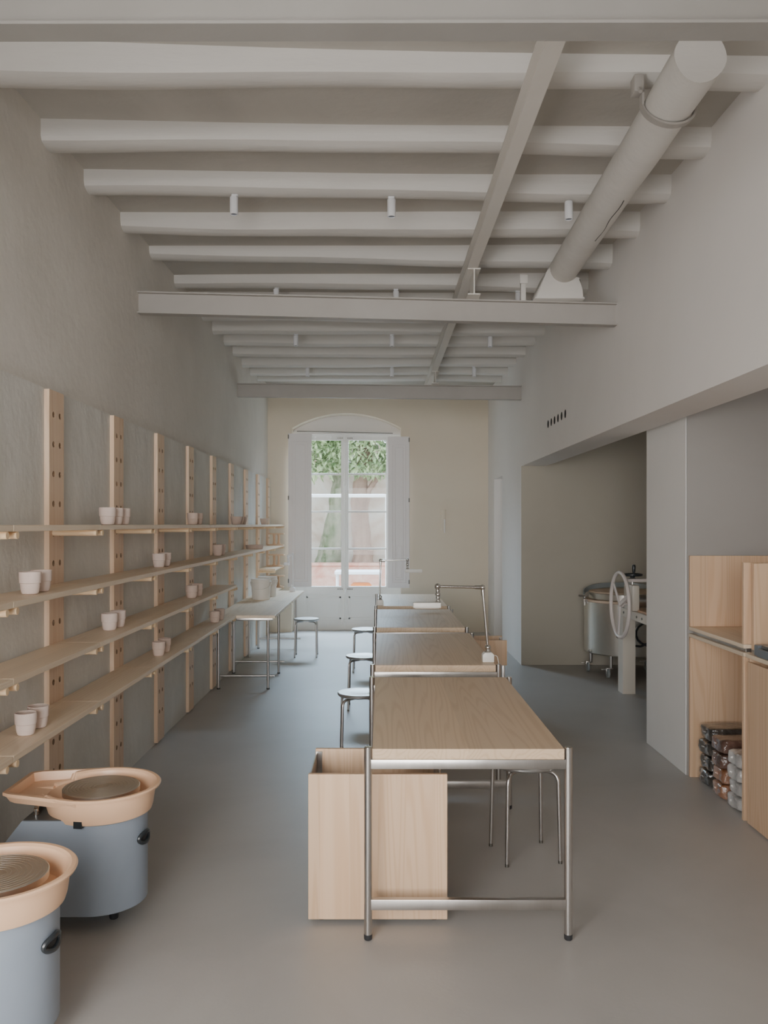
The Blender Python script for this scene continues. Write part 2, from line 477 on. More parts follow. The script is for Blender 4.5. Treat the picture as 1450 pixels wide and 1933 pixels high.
# surround filling the niche around the leaves
b = B(); b.box(NX0, X0, YD, YD + 0.08, 0, ZT); b.box(X1, NX1, YD, YD + 0.08, 0, ZT)
b.build('door_frame', 'doorpaint', door, smooth=False)
b = B()
b.prism([(NX0, ZT)] + [p for p in arch] + [(NX1, ZT)], YD + 0.0, YD + 0.08, 'y')
b.box(NX0, NX1, YD - 0.05, YD, ZT, ZT + 0.045, 0.006)
b.build('transom_board', 'wallR', door, smooth=False)
mz = [dz(895), dz(966), dz(1036)]
for side in (0, 1):
    a, c = (X0, XM - 0.001) if side == 0 else (XM + 0.001, X1)
    gl, gr = (dx(578), dx(644)) if side == 0 else (dx(658), dx(729))
    b = B()
    y0, y1 = YD - 0.0, YD + 0.05
    b.box(a, gl, y0, y1, 0.0, ZT, 0.001); b.box(gr, c, y0, y1, 0.0, ZT, 0.001)
    b.box(gl, gr, y0, y1, ZG1, ZT, 0.003); b.box(gl, gr, y0, y1, dz(1122), ZG0, 0.003)
    b.box(gl, gr, y0, y1, 0.0, 0.14, 0.001)
    leaf = b.build('door_leaf', 'doorpaint', door, smooth=False)
    b = B(); b.box(gl - 0.02, gr + 0.02, y0 + 0.012, y1 - 0.01, 0.13, dz(1122) + 0.01)
    zz0, zz1 = 0.16, dz(1126)
    for (u0, u1, w0, w1) in ((gl, gr, zz1 - 0.03, zz1), (gl, gr, zz0, zz0 + 0.03), (gl, gl + 0.03, zz0, zz1), (gr - 0.03, gr, zz0, zz1)):
        b.box(u0, u1, y0 + 0.004, y0 + 0.02, w0, w1, 0.004)
    b.build('lower_panel', 'doorpaint', leaf, smooth=False)
    b = B()
    for z in mz: b.box(gl, gr, y0 + 0.005, y1 - 0.01, z - 0.014, z + 0.014, 0.003)
    b.build('glazing_bar', 'doorpaint', leaf, smooth=False)
    b = B(); b.box(gl - 0.003, gr + 0.003, y0 + 0.024, y0 + 0.029, ZG0 - 0.005, ZG1 + 0.005)
    b.build('glass_pane', 'glass', leaf, smooth=False)
    b = B()
    sx = XM + (-0.075 if side == 0 else 0.075)
    for z in (ZT - 0.05, dz(1112)):
        for o in (-0.03, 0.0, 0.03): b.box(sx + o - 0.009, sx + o + 0.009, y0 - 0.012, y0 + 0.002, z - 0.009, z + 0.009, 0.002)
    b.build('bolt_plate', 'steeldark', leaf)
b = B(); b.box(XM - 0.03, XM + 0.03, YD - 0.022, YD - 0.001, 0.02, ZT, 0.006)
st = b.build('meeting_stile', 'doorpaint', door, smooth=False)
b = B(); b.tube([(XM, YD - 0.036, 0.12), (XM, YD - 0.036, ZT - 0.03)], 0.008, 8)
for z in (0.15, 0.55, 0.95, 1.55, 2.2, ZT - 0.12): b.box(XM - 0.018, XM + 0.018, YD - 0.048, YD - 0.022, z - 0.02, z + 0.02, 0.005)
b.tube([(XM, YD - 0.04, 0.62), (XM + 0.01, YD - 0.075, 0.58), (XM + 0.005, YD - 0.075, 0.5)], 0.011, 8)
b.build('espagnolette_bolt', 'doorpaint', st)
b = B(); b.tube([(dx(562), YD - 0.07, dz(815)), (dx(741), YD - 0.07, dz(819))], 0.007, 8)
for xx in (562, 651, 741): b.tube([(dx(xx), YD - 0.07, dz(815 + (xx - 562) * 4 / 179)), (dx(xx), YD - 0.005, dz(815 + (xx - 562) * 4 / 179))], 0.006, 8)
tag(b.build('curtain_rod', 'steeldark'), 'thin dark curtain rod across the top of the garden door', 'curtain rod')

def shutter(xa, xb, ya, yb, z0, z1, label, hinge_left):
    ang = math.atan2(yb - ya, xb - xa); w = math.hypot(xb - xa, yb - ya)
    t = thing('window_shutter', label, 'shutter', (xa, ya, z0), 'shutters of the garden door')
    hgt = z1 - z0
    def loc(o): o.rotation_euler = (0, 0, 0)
    b = B(); mt = Matrix.Translation((xa, ya, z0)) @ Matrix.Rotation(ang, 4, 'Z')
    b.box(0, w, 0, 0.03, 0, hgt, 0.003, mt); b.build('shutter_board', 'shutter', t, smooth=False)
    b = B()
    def fr(u0, u1, v0, v1):
        s = 0.012
        for q in ((u0, u1, v0, v0 + s), (u0, u1, v1 - s, v1), (u0, u0 + s, v0, v1), (u1 - s, u1, v0, v1)):
            b.box(q[0], q[1], -0.01, 0.001, q[2], q[3], 0.003, mt)
    fr(0.06, w - 0.05, 0.07, hgt - 0.12)
    fr(0.10, w - 0.09, 0.11, hgt - 0.16)
    if not hinge_left: fr(0.12, w - 0.11, 0.14, 0.62)
    b.build('panel_moulding', 'shutter', t, smooth=False)
    xh = 0.004 if hinge_left else w - 0.004
    for z in (0.09, hgt * 0.58, hgt - 0.05): B().tube([tuple(mt @ Vector((xh, -0.006, z - 0.03))), tuple(mt @ Vector((xh, -0.006, z + 0.03)))], 0.008, 8).build('hinge', 'steeldark', t)
    return t
kb = F / 12.5
shutter((544 - CX) / kb, (588 - CX) / kb, 12.50, 12.54, H - 118 / kb, H + 172 / kb, 'tall white panelled shutter folded open on the shelf side of the garden door', True)
shutter((732.5 - CX) / kb, (773 - CX) / kb, 12.54, 12.50, H - 120 / kb, H + 166 / kb, 'tall white panelled shutter folded open behind the table lamp, right of the garden door', False)

# slim wall lamp on the back wall
lx = px_b(837)
wl = thing('wall_light', 'slim pale vertical box fixed to the back wall beside the shutter', 'wall light', (lx, YB, H - 15 / 127.0))
b = B(); b.box(lx - 0.034, lx + 0.034, YB - 0.025, YB, H - 12 / 127.0, H + 28 / 127.0, 0.005); b.build('housing', 'wallB', wl)
b = B(); b.box(lx + 0.006, lx + 0.028, YB - 0.034, YB - 0.024, H - 16 / 127.0, H + 10 / 127.0, 0.004); b.build('diffuser', 'bucket', wl)

# ================================================================== CEILING TIMBER AND STEEL
def unproj(x, y, X):            # pixel on the plane X = const
    D = F * X / (x - CX)
    return D, H + (CY - y) * D / F

JO = []
pairs = [((-14, 157), (1440, 165)), ((105, 279), (1330, 294)), ((182, 366), (1258, 381)), ((246, 438), (1201, 452)),
         ((298, 491), (1150, 507)), ((343, 541), (1107, 553)), None, None, ((411, 631), (1026, 634)), ((432, 653.5), (1008, 654)),
         ((449, 673), (990, 675)), ((465, 693), (972, 693)), ((480, 708), (957, 709)), ((493, 718.5), (946, 722))]
ends = []
for p in pairs:
    if p is None: ends.append(None); continue
    dl, zl = unproj(p[0][0], p[0][1], XL + 0.01); dr, zr = unproj(p[1][0], p[1][1], XR)
    ends.append([dl, zl, dr, zr])
for i in (6, 7):
    t = (i - 5) / 3
    ends[i] = [ends[5][k] + (ends[8][k] - ends[5][k]) * t for k in range(4)]
# even out: follow the ceiling slope, keep the measured depth
words = ['first', 'second', 'third', 'fourth', 'fifth', 'sixth', 'seventh', 'eighth', 'ninth', 'tenth', 'eleventh', 'twelfth', 'thirteenth', 'fourteenth', 'fifteenth']
def joist(dl, zl, dr, zr, seed):
    b = B(); bm = b.bm
    n = 26; rings = []
    rnd = random.Random(seed)
    ph = [rnd.uniform(0, 6.28) for _ in range(4)]
    amp = 0.007
    for i in range(n + 1):
        t = i / n
        x = XL - 0.034 + (XR + 0.034 - XL) * t
        y = dl + (dr - dl) * t + amp * math.sin(ph[0] + 4 * t)
        z = zl + (zr - zl) * t + amp * math.sin(ph[1] + 5 * t) + 0.5 * amp * math.sin(ph[2] + 13 * t)
        top = max(ceil_z(x, y) + 0.004, z + 0.06)
        w = 0.078 + 0.005 * math.sin(ph[3] + 6 * t)
        ch = 0.045 + 0.008 * math.sin(ph[2] + 7 * t)
        prof = [(-w, top), (-w, z + ch), (-w * 0.86, z + ch * 0.42), (-w * 0.5, z + 0.006), (0, z), (w * 0.5, z + 0.006), (w * 0.86, z + ch * 0.42), (w, z + ch), (w, top)]
        rings.append([bm.verts.new((x, y + 0.0 + p, q)) for p, q in prof])
    for i in range(n):
        A, C = rings[i], rings[i + 1]
        for k in range(len(A)):
            j = (k + 1) % len(A)
            bm.faces.new((A[k], A[j], C[j], C[k]))
    bm.faces.new(rings[0]); bm.faces.new(rings[-1][::-1])
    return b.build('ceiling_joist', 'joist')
for i, e in enumerate(ends):
    where = ['behind the nearest steel beam', 'at the log strap', 'carrying the three nearest spotlights', 'behind the nearest spotlights', 'in the middle of the near bay', 'before the plain crossbeam',
             'above the plain crossbeam', 'above the plain crossbeam', 'just past the plain crossbeam', 'between two rows of far spotlights', 'in the middle of the far bay', 'carrying the farthest spotlights', 'second last before the far steel beam', 'last before the far steel beam'][i]
    tag(joist(*e, seed=i), 'painted ceiling joist, %s from the camera, %s' % (words[i], where), 'joist', 'painted ceiling joists', 'thing')
def joist_bottom(i, X):
    dl, zl, dr, zr = ends[i]; t = (X - XL) / (XR - XL)
    return dl + (dr - dl) * t, zl + (zr - zl) * t

def ibeam_x(dl, zbl, ztl, dr, zbr, ztr, label, fl=0.085, mt='steelpaint'):
    """I-beam across the room from wall to wall."""
    b = B(); bm = b.bm
    tf, tw = 0.009, 0.008
    rings = []
    for X, d, z0, z1 in ((XL - 0.04, dl, zbl, ztl), (XR + 0.012, dr, zbr, ztr)):
        h = fl / 2; w = tw / 2
        pr = [(-h, z0), (h, z0), (h, z0 + tf), (w, z0 + tf), (w, z1 - tf), (h, z1 - tf), (h, z1), (-h, z1), (-h, z1 - tf), (-w, z1 - tf), (-w, z0 + tf), (-h, z0 + tf)]
        rings.append([bm.verts.new((X, d + p, q)) for p, q in pr])
    A, C = rings
    for k in range(12):
        j = (k + 1) % 12
        bm.faces.new((A[k], A[j], C[j], C[k]))
    bm.faces.new(A); bm.faces.new(C[::-1])
    return tag(b.build('steel_beam', mt, smooth=False), label, 'beam', 'painted steel beams', 'thing')
ibeam_x(2.485, H + 1.44, H + 1.62, 2.39, H + 1.39, H + 1.57, 'nearest painted steel beam crossing along the top edge of the view', 0.09, 'steelpaint2')
dlA, zA = unproj(268, 590, XL); _, zA2 = unproj(268, 549, XL); drA, zA3 = unproj(1166, 613, XR); _, zA4 = unproj(1166, 571, XR)
ibeam_x(dlA + 0.04, zA, zA2, drA + 0.04, zA3, zA4, 'long plain painted steel beam spanning wall to wall under the end of the log', 0.075)
dlB, zB = unproj(453, 748.5, XL); _, zB2 = unproj(453, 723, XL); drB, zB3 = unproj(985, 754, XR); _, zB4 = unproj(985, 728, XR)
ibeam_x(dlB + 0.04, zB, zB2, drB + 0.04, zB3, zB4, 'farthest painted steel beam spanning wall to wall before the arched door', 0.075)
def zA_top(X): return zA2 + (zA4 - zA2) * (X - XL) / (XR - XL)
def yA(X): return dlA + 0.04 + (drA - dlA) * (X - XL) / (XR - XL)
def zB_top(X): return zB2 + (zB4 - zB2) * (X - XL) / (XR - XL)
def yBm(X): return dlB + 0.04 + (drB - dlB) * (X - XL) / (XR - XL)
# lengthways I-beam under the joists
def ibeam_y(X, y0, z0, y1, z1, ht, fl):
    b = B(); bm = b.bm; tf, tw = 0.008, 0.008; rings = []
    for y, z in ((y0, z0), (y1, z1)):
        h, w, t = fl / 2, tw / 2, z + ht
        pr = [(-h, z), (h, z), (h, z + tf), (w, z + tf), (w, t - tf), (h, t - tf), (h, t), (-h, t), (-h, t - tf), (-w, t - tf), (-w, z + tf), (-h, z + tf)]
        rings.append([bm.verts.new((X + p, y, q)) for p, q in pr])
    A, C = rings
    for k in range(12): bm.faces.new((A[k], A[(k + 1) % 12], C[(k + 1) % 12], C[k]))
    bm.faces.new(A); bm.faces.new(C[::-1])
    return b
XB = 0.615
zb0 = joist_bottom(1, XB)[1] - 0.105; zb1 = joist_bottom(11, XB)[1] - 0.105
yq0, yq1 = 2.62, 11.9
sl = (zb1 - zb0) / 6.2
_dn = min(joist_bottom(i, XB)[1] - 0.011 - (zb0 + (joist_bottom(i, XB)[0] - 4.2) * sl + 0.105) for i in range(14))
print('beam drop', _dn)
def z_long(y): return zb0 + (y - 4.2) * sl + _dn
tag(ibeam_y(XB, yq0, z_long(yq0), yq1, z_long(yq1), 0.105, 0.068).build('steel_beam', 'steelpaint3', smooth=False), 'long narrow steel beam running lengthways under the joists', 'beam', 'painted steel beams', 'thing')
# packer stubs carrying it on the crossbeams
for ya_, za_, lb in ((yA(XB), zA_top(XB), 'short steel packer block between the long plain crossbeam and the lengthways beam'), (yBm(XB), zB_top(XB), 'short steel packer block above the farthest crossbeam')):
    ht = z_long(ya_) - za_
    tag(ibeam_y(XB + 0.012, ya_ - 0.15, za_, ya_ + 0.12, za_, ht, 0.085).build('beam_packer', 'steelpaint3', smooth=False), lb, 'beam packer', None, 'thing')
# round log beam
LX0, LX1, LY0, LY1 = 1.18, 1.235, 3.12, yA(1.2) + 0.05
LZ0, LZ1, LR = H + 1.725, H + 1.715, 0.097
b = B(); bm = b.bm; rings = []; nseg = 24
for i in range(nseg + 1):
    t = i / nseg; ring = []
    cx_, cy_, cz_ = LX0 + (LX1 - LX0) * t, LY0 + (LY1 - LY0) * t, LZ0 + (LZ1 - LZ0) * t
    for k in range(28):
        a = 2 * PI * k / 28
        rr = LR * (1 + 0.035 * noise.noise(Vector((math.cos(a) * 1.2, math.sin(a) * 1.2, t * 5)))) * (1 - 0.03 * t)
        ring.append(bm.verts.new((cx_ + rr * math.cos(a), cy_ + 0.004 * math.sin(3 * a), min(cz_ + rr * math.sin(a), cz_ + LR * 0.95))))
    rings.append(ring)
for i in range(nseg):
    for k in range(28): bm.faces.new((rings[i][k], rings[i][(k + 1) % 28], rings[i + 1][(k + 1) % 28], rings[i + 1][k]))
bm.faces.new(rings[0]); bm.faces.new(rings[-1][::-1])
lg = tag(b.build('log_beam', 'joist'), 'thick round painted log slung lengthways under the joists by the right wall', 'beam', None, 'thing')
# cracks along the log
b = B()
pts = []
for i in range(12):
    t = 0.42 + 0.22 * i / 11
    a = -PI * 0.43 + 0.05 * math.sin(i)
    pts.append((LX0 + (LX1 - LX0) * t + (LR * 0.985) * math.cos(a), LY0 + (LY1 - LY0) * t, LZ0 + (LZ1 - LZ0) * t + (LR * 0.985) * math.sin(a)))
b.tube(pts, 0.0028, 5); b.build('crack', 'void', lg)
# iron strap
sy = 3.5; tt = (sy - LY0) / (LY1 - LY0); scx = LX0 + (LX1 - LX0) * tt; scz = LZ0
b = B(); bm = b.bm
pth = [(scx - LR - 0.006, scz + 0.10)] + [(scx + (LR + 0.006) * math.cos(a), scz + (LR + 0.006) * math.sin(a)) for a in [PI + PI * k / 16 for k in range(17)]] + [(scx + LR + 0.006, scz + 0.10)]
pr_ = []
for k, (x_, z_) in enumerate(pth):
    ya2 = sy + 0.06 * min(0, (z_ - scz)) / LR
    pr_.append((x_, z_, ya2))
for k in range(len(pr_) - 1):
    for off in (0,):
        p, q = pr_[k], pr_[k + 1]
        vs = []
        for (x_, z_, yy) in (p, q):
            d = Vector((x_ - scx, 0, z_ - scz)); d = Vector((1 if x_ > scx else -1, 0, 0)) if z_ > scz else d.normalized()
            vs.append([bm.verts.new((x_ + d.x * o, yy + w, z_ + d.z * o)) for o, w in ((0, -0.018), (0, 0.018), (0.009, 0.018), (0.009, -0.018))])
        for j in range(4): bm.faces.new((vs[0][j], vs[0][(j + 1) % 4], vs[1][(j + 1) % 4], vs[1][j]))
stp = b.build('iron_strap', 'steelpaint', lg)
b = B(); b.box(scx - LR - 0.05, scx - LR - 0.01, sy - 0.03, sy + 0.03, scz + 0.05, scz + 0.12, 0.004); b.tube([(scx - LR - 0.03, sy - 0.045, scz + 0.04), (scx - LR - 0.03, sy - 0.03, scz + 0.06)], 0.008, 6)
b.build('bracket', 'steelpaint', stp)
# plaster haunch carrying the log
ya_ = yA(1.2); zt_ = zA_top(1.2)
b = B()
b.prism([(1.03, zt_), (1.38, zt_), (1.345, zt_ + 0.06), (1.345, LZ1 - 0.06), (1.14, LZ1 + 0.02), (1.12, LZ1 - 0.01)], ya_ - 0.10, ya_ + 0.16, 'y', 0.012)
tag(b.build('plaster_haunch', 'joist'), 'painted plaster haunch on the crossbeam holding the far end of the log', 'haunch', None, 'thing')
b = B(); b.box(0.955, 0.99, ya_ - 0.03, ya_ + 0.01, zt_ + 0.0, zt_ + 0.16, 0.005); b.box(0.945, 1.0, ya_ - 0.04, ya_ - 0.028, zt_ + 0.12, zt_ + 0.18, 0.004)
tag(b.build('iron_bracket', 'joist'), 'small painted iron bracket upright on the crossbeam beside the log haunch', 'bracket')

# spotlights
def make_spot(label, loc):
    t = thing('spotlight', label, 'spotlight', loc, 'white ceiling spotlights')
    x, y, z = loc
    b = B(); b.tube([(x, y, z + 0.002), (x, y, z - 0.045)], 0.006, 8); b.box(x - 0.018, x + 0.018, y - 0.012, y + 0.012, z - 0.008, z + 0.003, 0.002); b.build('stem', 'whitemetal', t)
    b = B(); b.lathe([(0, -0.022), (0.021, -0.022), (0.0235, -0.026), (0.0235, -0.122), (0.019, -0.122), (0.019, -0.112), (0, -0.112)], (x + 0.0, y - 0.03, z), 24); b.box(x - 0.008, x + 0.008, y - 0.01, y + 0.002, z - 0.05, z - 0.03); b.build('lamp_housing', 'whitemetal', t)
    b = B(); b.lathe([(0, -0.115), (0.019, -0.115), (0.019, -0.118), (0, -0.118)], (x, y - 0.03, z), 20); b.build('lens', 'lens', t)
    return t
rows = [(2, (-0.83, 0.063, 1.055), 'nearest row'), (5, (-0.84, 0.125, 1.08), 'row half hidden by the plain crossbeam'), (8, (-0.84, 0.115, 1.08), 'third row'), (11, (-0.88, 0.14, 1.12), 'farthest row')]
proto = None
for ji, xs_, rw in rows:
    for x_, side in zip(xs_, ('on the shelf side', 'in the middle', 'on the log side')):
        yj, zj = joist_bottom(ji, x_)
        lab = 'white cylinder ceiling spotlight, %s, %s' % (rw, side)
        if proto is None: proto = make_spot(lab, (x_, yj, zj + 0.004))
        else: dup(proto, (x_, yj, zj + 0.004), lab)

# ================================================================== LEFT WALL SHELVING
PF = XL + 0.025        # front face of the uprights
PW = 0.19
PITCH = 0.147
HOLE0 = 2.143
SHZ = [1.598, 1.306, 1.012, 0.718]      # shelf top heights
SXF = -1.395
centres = [3.225 + k * 1.005 for k in range(10)]
LEVEL_ROW = [4, 6, 8, 10]
def upright(k):
    yc = centres[k]; y0, y1 = yc - PW / 2, yc + PW / 2
    lab = ['wall upright with pegs just out of view before the first shelf boards', 'drilled pine wall upright nearest the camera, above the potter\'s wheels', 'drilled pine wall upright, second from the camera', 'drilled pine wall upright, third from the camera',
           'drilled pine wall upright, fourth from the camera', 'drilled pine wall upright, fifth from the camera, last before the long desk', 'drilled pine wall upright at the near end of the long desk', 'drilled pine wall upright just behind the white buckets side of the desk', 'drilled pine wall upright, second from the back corner', 'drilled pine wall upright in the back corner by the shutter'][k]
    t = thing('shelf_upright', lab, 'shelf upright', (XL, yc, 0), 'drilled pine wall uprights')
    b = B()
    ztop, zbot = 2.262, 0.015
    cells = []
    rows = [HOLE0 - PITCH * i for i in range(15)]
    for zr in rows:
        if zr - PITCH / 2 < zbot: break
        for s in (0, 1):
            # columns at .055 and .137 from the near edge
            ys = (y0, yc) if s == 0 else (yc, y1)
            cells.append((ys[0] + (0.012 if s == 0 else 0.0), ys[1] - (0.012 if s == 1 else 0.0), zr - PITCH / 2, zr + PITCH / 2))
    zmin = min(c[2] for c in cells); zmax = max(c[3] for c in cells)
    hole_cells(b, lambda u, v_, d: Vector((PF - d, u, v_)), cells, 0.0155, 0.02, 12)
    bm = b.bm
    def quad(*ps): bm.faces.new([bm.verts.new(p) for p in ps])
    quad((PF, y0, zmin), (PF, y0 + 0.012, zmin), (PF, y0 + 0.012, zmax), (PF, y0, zmax))
    quad((PF, y1 - 0.012, zmin), (PF, y1, zmin), (PF, y1, zmax), (PF, y1 - 0.012, zmax))
    quad((PF, y0, zmax), (PF, y1, zmax), (PF, y1, ztop), (PF, y0, ztop))
    quad((PF, y0, zbot), (PF, y1, zbot), (PF, y1, zmin), (PF, y0, zmin))
    for (a, c) in (((PF, y0), (XL, y0)), ((XL, y0), (XL, y1)), ((XL, y1), (PF, y1))):
        quad((a[0], a[1], zbot), (c[0], c[1], zbot), (c[0], c[1], ztop), (a[0], a[1], ztop))
    quad((XL, y0, ztop), (PF, y0, ztop), (PF, y1, ztop), (XL, y1, ztop))
    quad((XL, y0, zbot), (PF, y0, zbot), (PF, y1, zbot), (XL, y1, zbot))
    bmesh.ops.remove_doubles(bm, verts=bm.verts[:], dist=1e-5)
    b.build('board', ('woodpost', 'hole'), t, smooth=False)
    for li, row in enumerate(LEVEL_ROW):
        if li == 2 and k in (6, 7): continue
        if li == 3 and k in (6, 7): continue
        zc_ = SHZ[li] - 0.025 - 0.0148
        for oy in (-0.045, 0.045):
            b = B(); b.tube([(PF - 0.015, yc + oy, zc_), (SXF - 0.004, yc + oy, zc_)], 0.0145, 14)
            b.build('peg', 'dowel', t)
    return t
for k in range(10): upright(k)
rown = ['top row', 'second row down', 'third row down', 'lowest row']
nth = ['partly cut off at the near end', 'second from the near end', 'third from the near end', 'fourth from the near end', 'fifth from the near end', 'sixth from the near end', 'seventh from the near end', 'third from the back wall', 'second from the back wall', 'nearest the back wall']
bounds = [2.22] + centres[:-1] + [centres[-1] + 0.1]
bounds = [centres[0] - 1.005] + centres
shelf_proto = None
def shelf(y0, y1, zt, label, grp):
    t = y1 - y0
    b = B(); yc = (y0 + y1) / 2
    o = B().box(-0.109, 0.109, -t / 2 + 0.002, t / 2 - 0.002, -0.025, 0, 0.002).build('shelf_board', 'woodshelf', smooth=False)
    o.location = ((PF + SXF) / 2, yc, zt)
    tag(o, label, 'shelf', grp)
for li in range(4):
    for s in range(10):
        y0 = bounds[s]; y1 = bounds[s + 1]
        if s == 9: y1 = centres[9] + 0.09
        if li >= 2 and s in (6, 7, 8): continue
        if li == 3 and s == 5: y1 = 8.2
        shelf(y0, y1, SHZ[li], 'pine shelf board, %s of peg shelves, %s' % (rown[li], nth[s]), 'pine shelf boards, ' + rown[li])

# cups
def cup_mesh(mat):
    prof = [(0, 0), (0.026, 0), (0.033, 0.004), (0.0365, 0.014), (0.0395, 0.032), (0.0400, 0.046), (0.0435, 0.0485), (0.0445, 0.092), (0.0435, 0.0945), (0.041, 0.093), (0.037, 0.05), (0.034, 0.012), (0, 0.008)]
    return B().lathe(prof, (0, 0, 0), 32).build('clay_cup', mat)
cp = None
def cup(X, D, z, label, grp, mat='bisque', sc=1.0):
    global cp
    if cp is None:
        cp = {}
    if mat not in cp:
        o = cup_mesh(mat); cp[mat] = o
    else:
        o = cp[mat].copy(); COL.objects.link(o)
    o.location = (X, D, z); o.scale = (sc, sc, sc)
    tag(o, label, 'cup', grp)
Z1, Z2, Z3, Z4 = SHZ
g = 'unglazed clay cups on the peg shelves'
cup(-1.487, 3.555, Z4, 'pale unglazed cup nearest the camera on the lowest shelf', g)
cup(-1.488, 3.685, Z4, 'pale unglazed cup behind the nearest one on the lowest shelf', g)
cup(-1.475, 3.57, Z2, 'pale stepped cup on the second shelf by the nearest upright, front of the pair', g)
cup(-1.485, 3.71, Z2, 'pale stepped cup on the second shelf by the nearest upright, back of the pair', g)
cup(-1.49, 4.63, Z1, 'pale cup on the top shelf at the second upright, front of the three', g)
cup(-1.49, 4.765, Z1, 'pale cup on the top shelf at the second upright, middle of the three', g)
cup(-1.49, 4.90, Z1, 'pale cup on the top shelf at the second upright, back of the three', g)
cup(-1.505, 4.71, Z3, 'pale cup on the third shelf down by the second upright, front of the pair', g)
cup(-1.505, 4.86, Z3, 'pale cup on the third shelf down by the second upright, back of the pair', g)
cup(-1.49, 5.70, Z4, 'tan cup on the lowest shelf by the third upright, front of the pair', g, 'bisque2')
cup(-1.495, 5.87, Z4, 'tan cup on the lowest shelf by the third upright, back of the pair', g, 'bisque2')
cup(-1.515, 5.80, Z2, 'pinkish cup on the second shelf by the third upright, front of the pair', g)
cup(-1.52, 5.98, Z2, 'pinkish cup on the second shelf by the third upright, back of the pair', g)
cup(-1.505, 6.76, Z3, 'tan cup on the third shelf down by the fourth upright, front of the pair', g, 'bisque2', 1.08)
cup(-1.505, 6.96, Z3, 'tan cup on the third shelf down by the fourth upright, back of the pair', g, 'bisque2', 1.08)
cup(-1.505, 6.80, Z1, 'tan cup on the top shelf at the fourth upright, front of the pair', g, 'bisque2')
cup(-1.505, 6.98, Z1, 'tan cup on the top shelf at the fourth upright, back of the pair', g, 'bisque2')
cup(-1.488, 7.62, Z4, 'tan cup at the desk end of the lowest shelf, front of the pair', g, 'bisque2', 1.08)
cup(-1.488, 7.84, Z4, 'tan cup at the desk end of the lowest shelf, back of the pair', g, 'bisque2', 1.08)
cup(-1.525, 7.95, Z2, 'tan cup on the second shelf by the fifth upright, front of the pair', g, 'bisque2', 1.1)
cup(-1.525, 8.09, Z2, 'tan cup on the second shelf by the fifth upright, back of the pair', g, 'bisque2', 1.1)
# bowls far along the top shelf
def bowl(X, D, z, label, r=0.06, h=0.085):
    o = B().lathe([(0, 0), (r * 0.6, 0), (r * 0.7, 0.004), (r * 0.93, h * 0.6), (r, h), (r * 0.95, h), (r * 0.86, h * 0.6), (r * 0.6, 0.01), (0, 0.008)], n=28).build('clay_bowl', 'bisque2')
    o.location = (X, D, z); tag(o, label, 'bowl', 'straight-sided clay bowls on the top shelf')
bowl(-1.50, 8.82, Z1, 'tan straight-sided bowl on the top shelf above the desk, front of the three')
bowl(-1.50, 9.0, Z1, 'tan straight-sided bowl on the top shelf above the desk, middle of the three')
bowl(-1.50, 9.18, Z1, 'tan straight-sided bowl on the top shelf above the desk, back of the three')
bowl(-1.50, 10.95, Z1, 'single tan bowl standing farthest along the top shelf', 0.055, 0.08)
# oval dish
b = B(); b.lathe([(0, 0), (0.09, 0), (0.098, 0.006), (0.105, 0.038), (0.11, 0.048), (0.104, 0.05), (0.095, 0.012), (0, 0.01)], n=40)
o = b.build('clay_dish', 'bisque2'); o.location = (-1.505, 10.15, Z2); o.scale = (1.0, 1.25, 1.0)
tag(o, 'shallow lidded tan clay dish on the second shelf above the desk', 'dish')
# turntable stands in the last bay
def stand(D, z, label):
    X = -1.46
    t = thing('wooden_stand', label, 'stand', (X, D, z), 'small wooden stands on the end shelves')
    B().box(X - 0.12, X + 0.10, D - 0.075, D + 0.075, z, z + 0.016, 0.003).build('base', 'woodx', t, smooth=False)
    B().box(X - 0.105, X + 0.115, D - 0.075, D + 0.075, z + 0.155, z + 0.171, 0.003).build('top', 'woodx', t, smooth=False)
    for xx in (-0.03, 0.035):
        B().lathe([(0, 0.015), (0.03, 0.015), (0.022, 0.03), (0.016, 0.06), (0.016, 0.13), (0.024, 0.156), (0, 0.156)], (X + xx, D, z), 14).build('column', 'woodz', t)
stand(11.9, Z2, 'small I-shaped wooden stand on the second shelf in the back corner')
stand(11.9, Z3, 'small I-shaped wooden stand on the third shelf in the back corner')
stand(11.9, Z4, 'small I-shaped wooden stand on the lowest shelf behind the buckets')

# ================================================================== LONG DESK
DZ = 0.718
desk = thing('work_desk', 'long pale wooden desk on steel trestles along the shelf wall', 'desk', (-1.3, 9.7, 0))
for (y0, y1) in ((8.215, 9.75), (9.753, 11.3)):
    B().box(PF + 0.0, -1.02, y0, y1, DZ - 0.028, DZ, 0.003).build('tabletop', 'woodshelf', desk, smooth=False)
B().tube([(-1.572, 10.174, 0.002), (-1.572, 10.174, DZ - 0.029)], 0.0135, 12).build('leg', 'steel', desk)
for yq in (8.26, 9.12, 10.95):
    b = B()
    b.box(-1.59, -1.045, yq - 0.013, yq + 0.013, DZ - 0.056, DZ - 0.0285, 0.003)
    b.tube([(-1.59, yq - 0.0, 0.125), (-1.03, yq - 0.0, 0.125)], 0.0125, 12)
    tr = b.build('trestle', 'steel', desk)
    for xx in (-1.572, -1.09):
        B().tube([(xx, yq - 0.026, 0.012), (xx, yq - 0.026, DZ - 0.05)], 0.0135, 12).build('leg', 'steel', tr)
        B().lathe([(0, 0), (0.016, 0), (0.016, 0.014), (0, 0.014)], (xx, yq - 0.026, 0), 12).build('foot', 'rubber', tr)

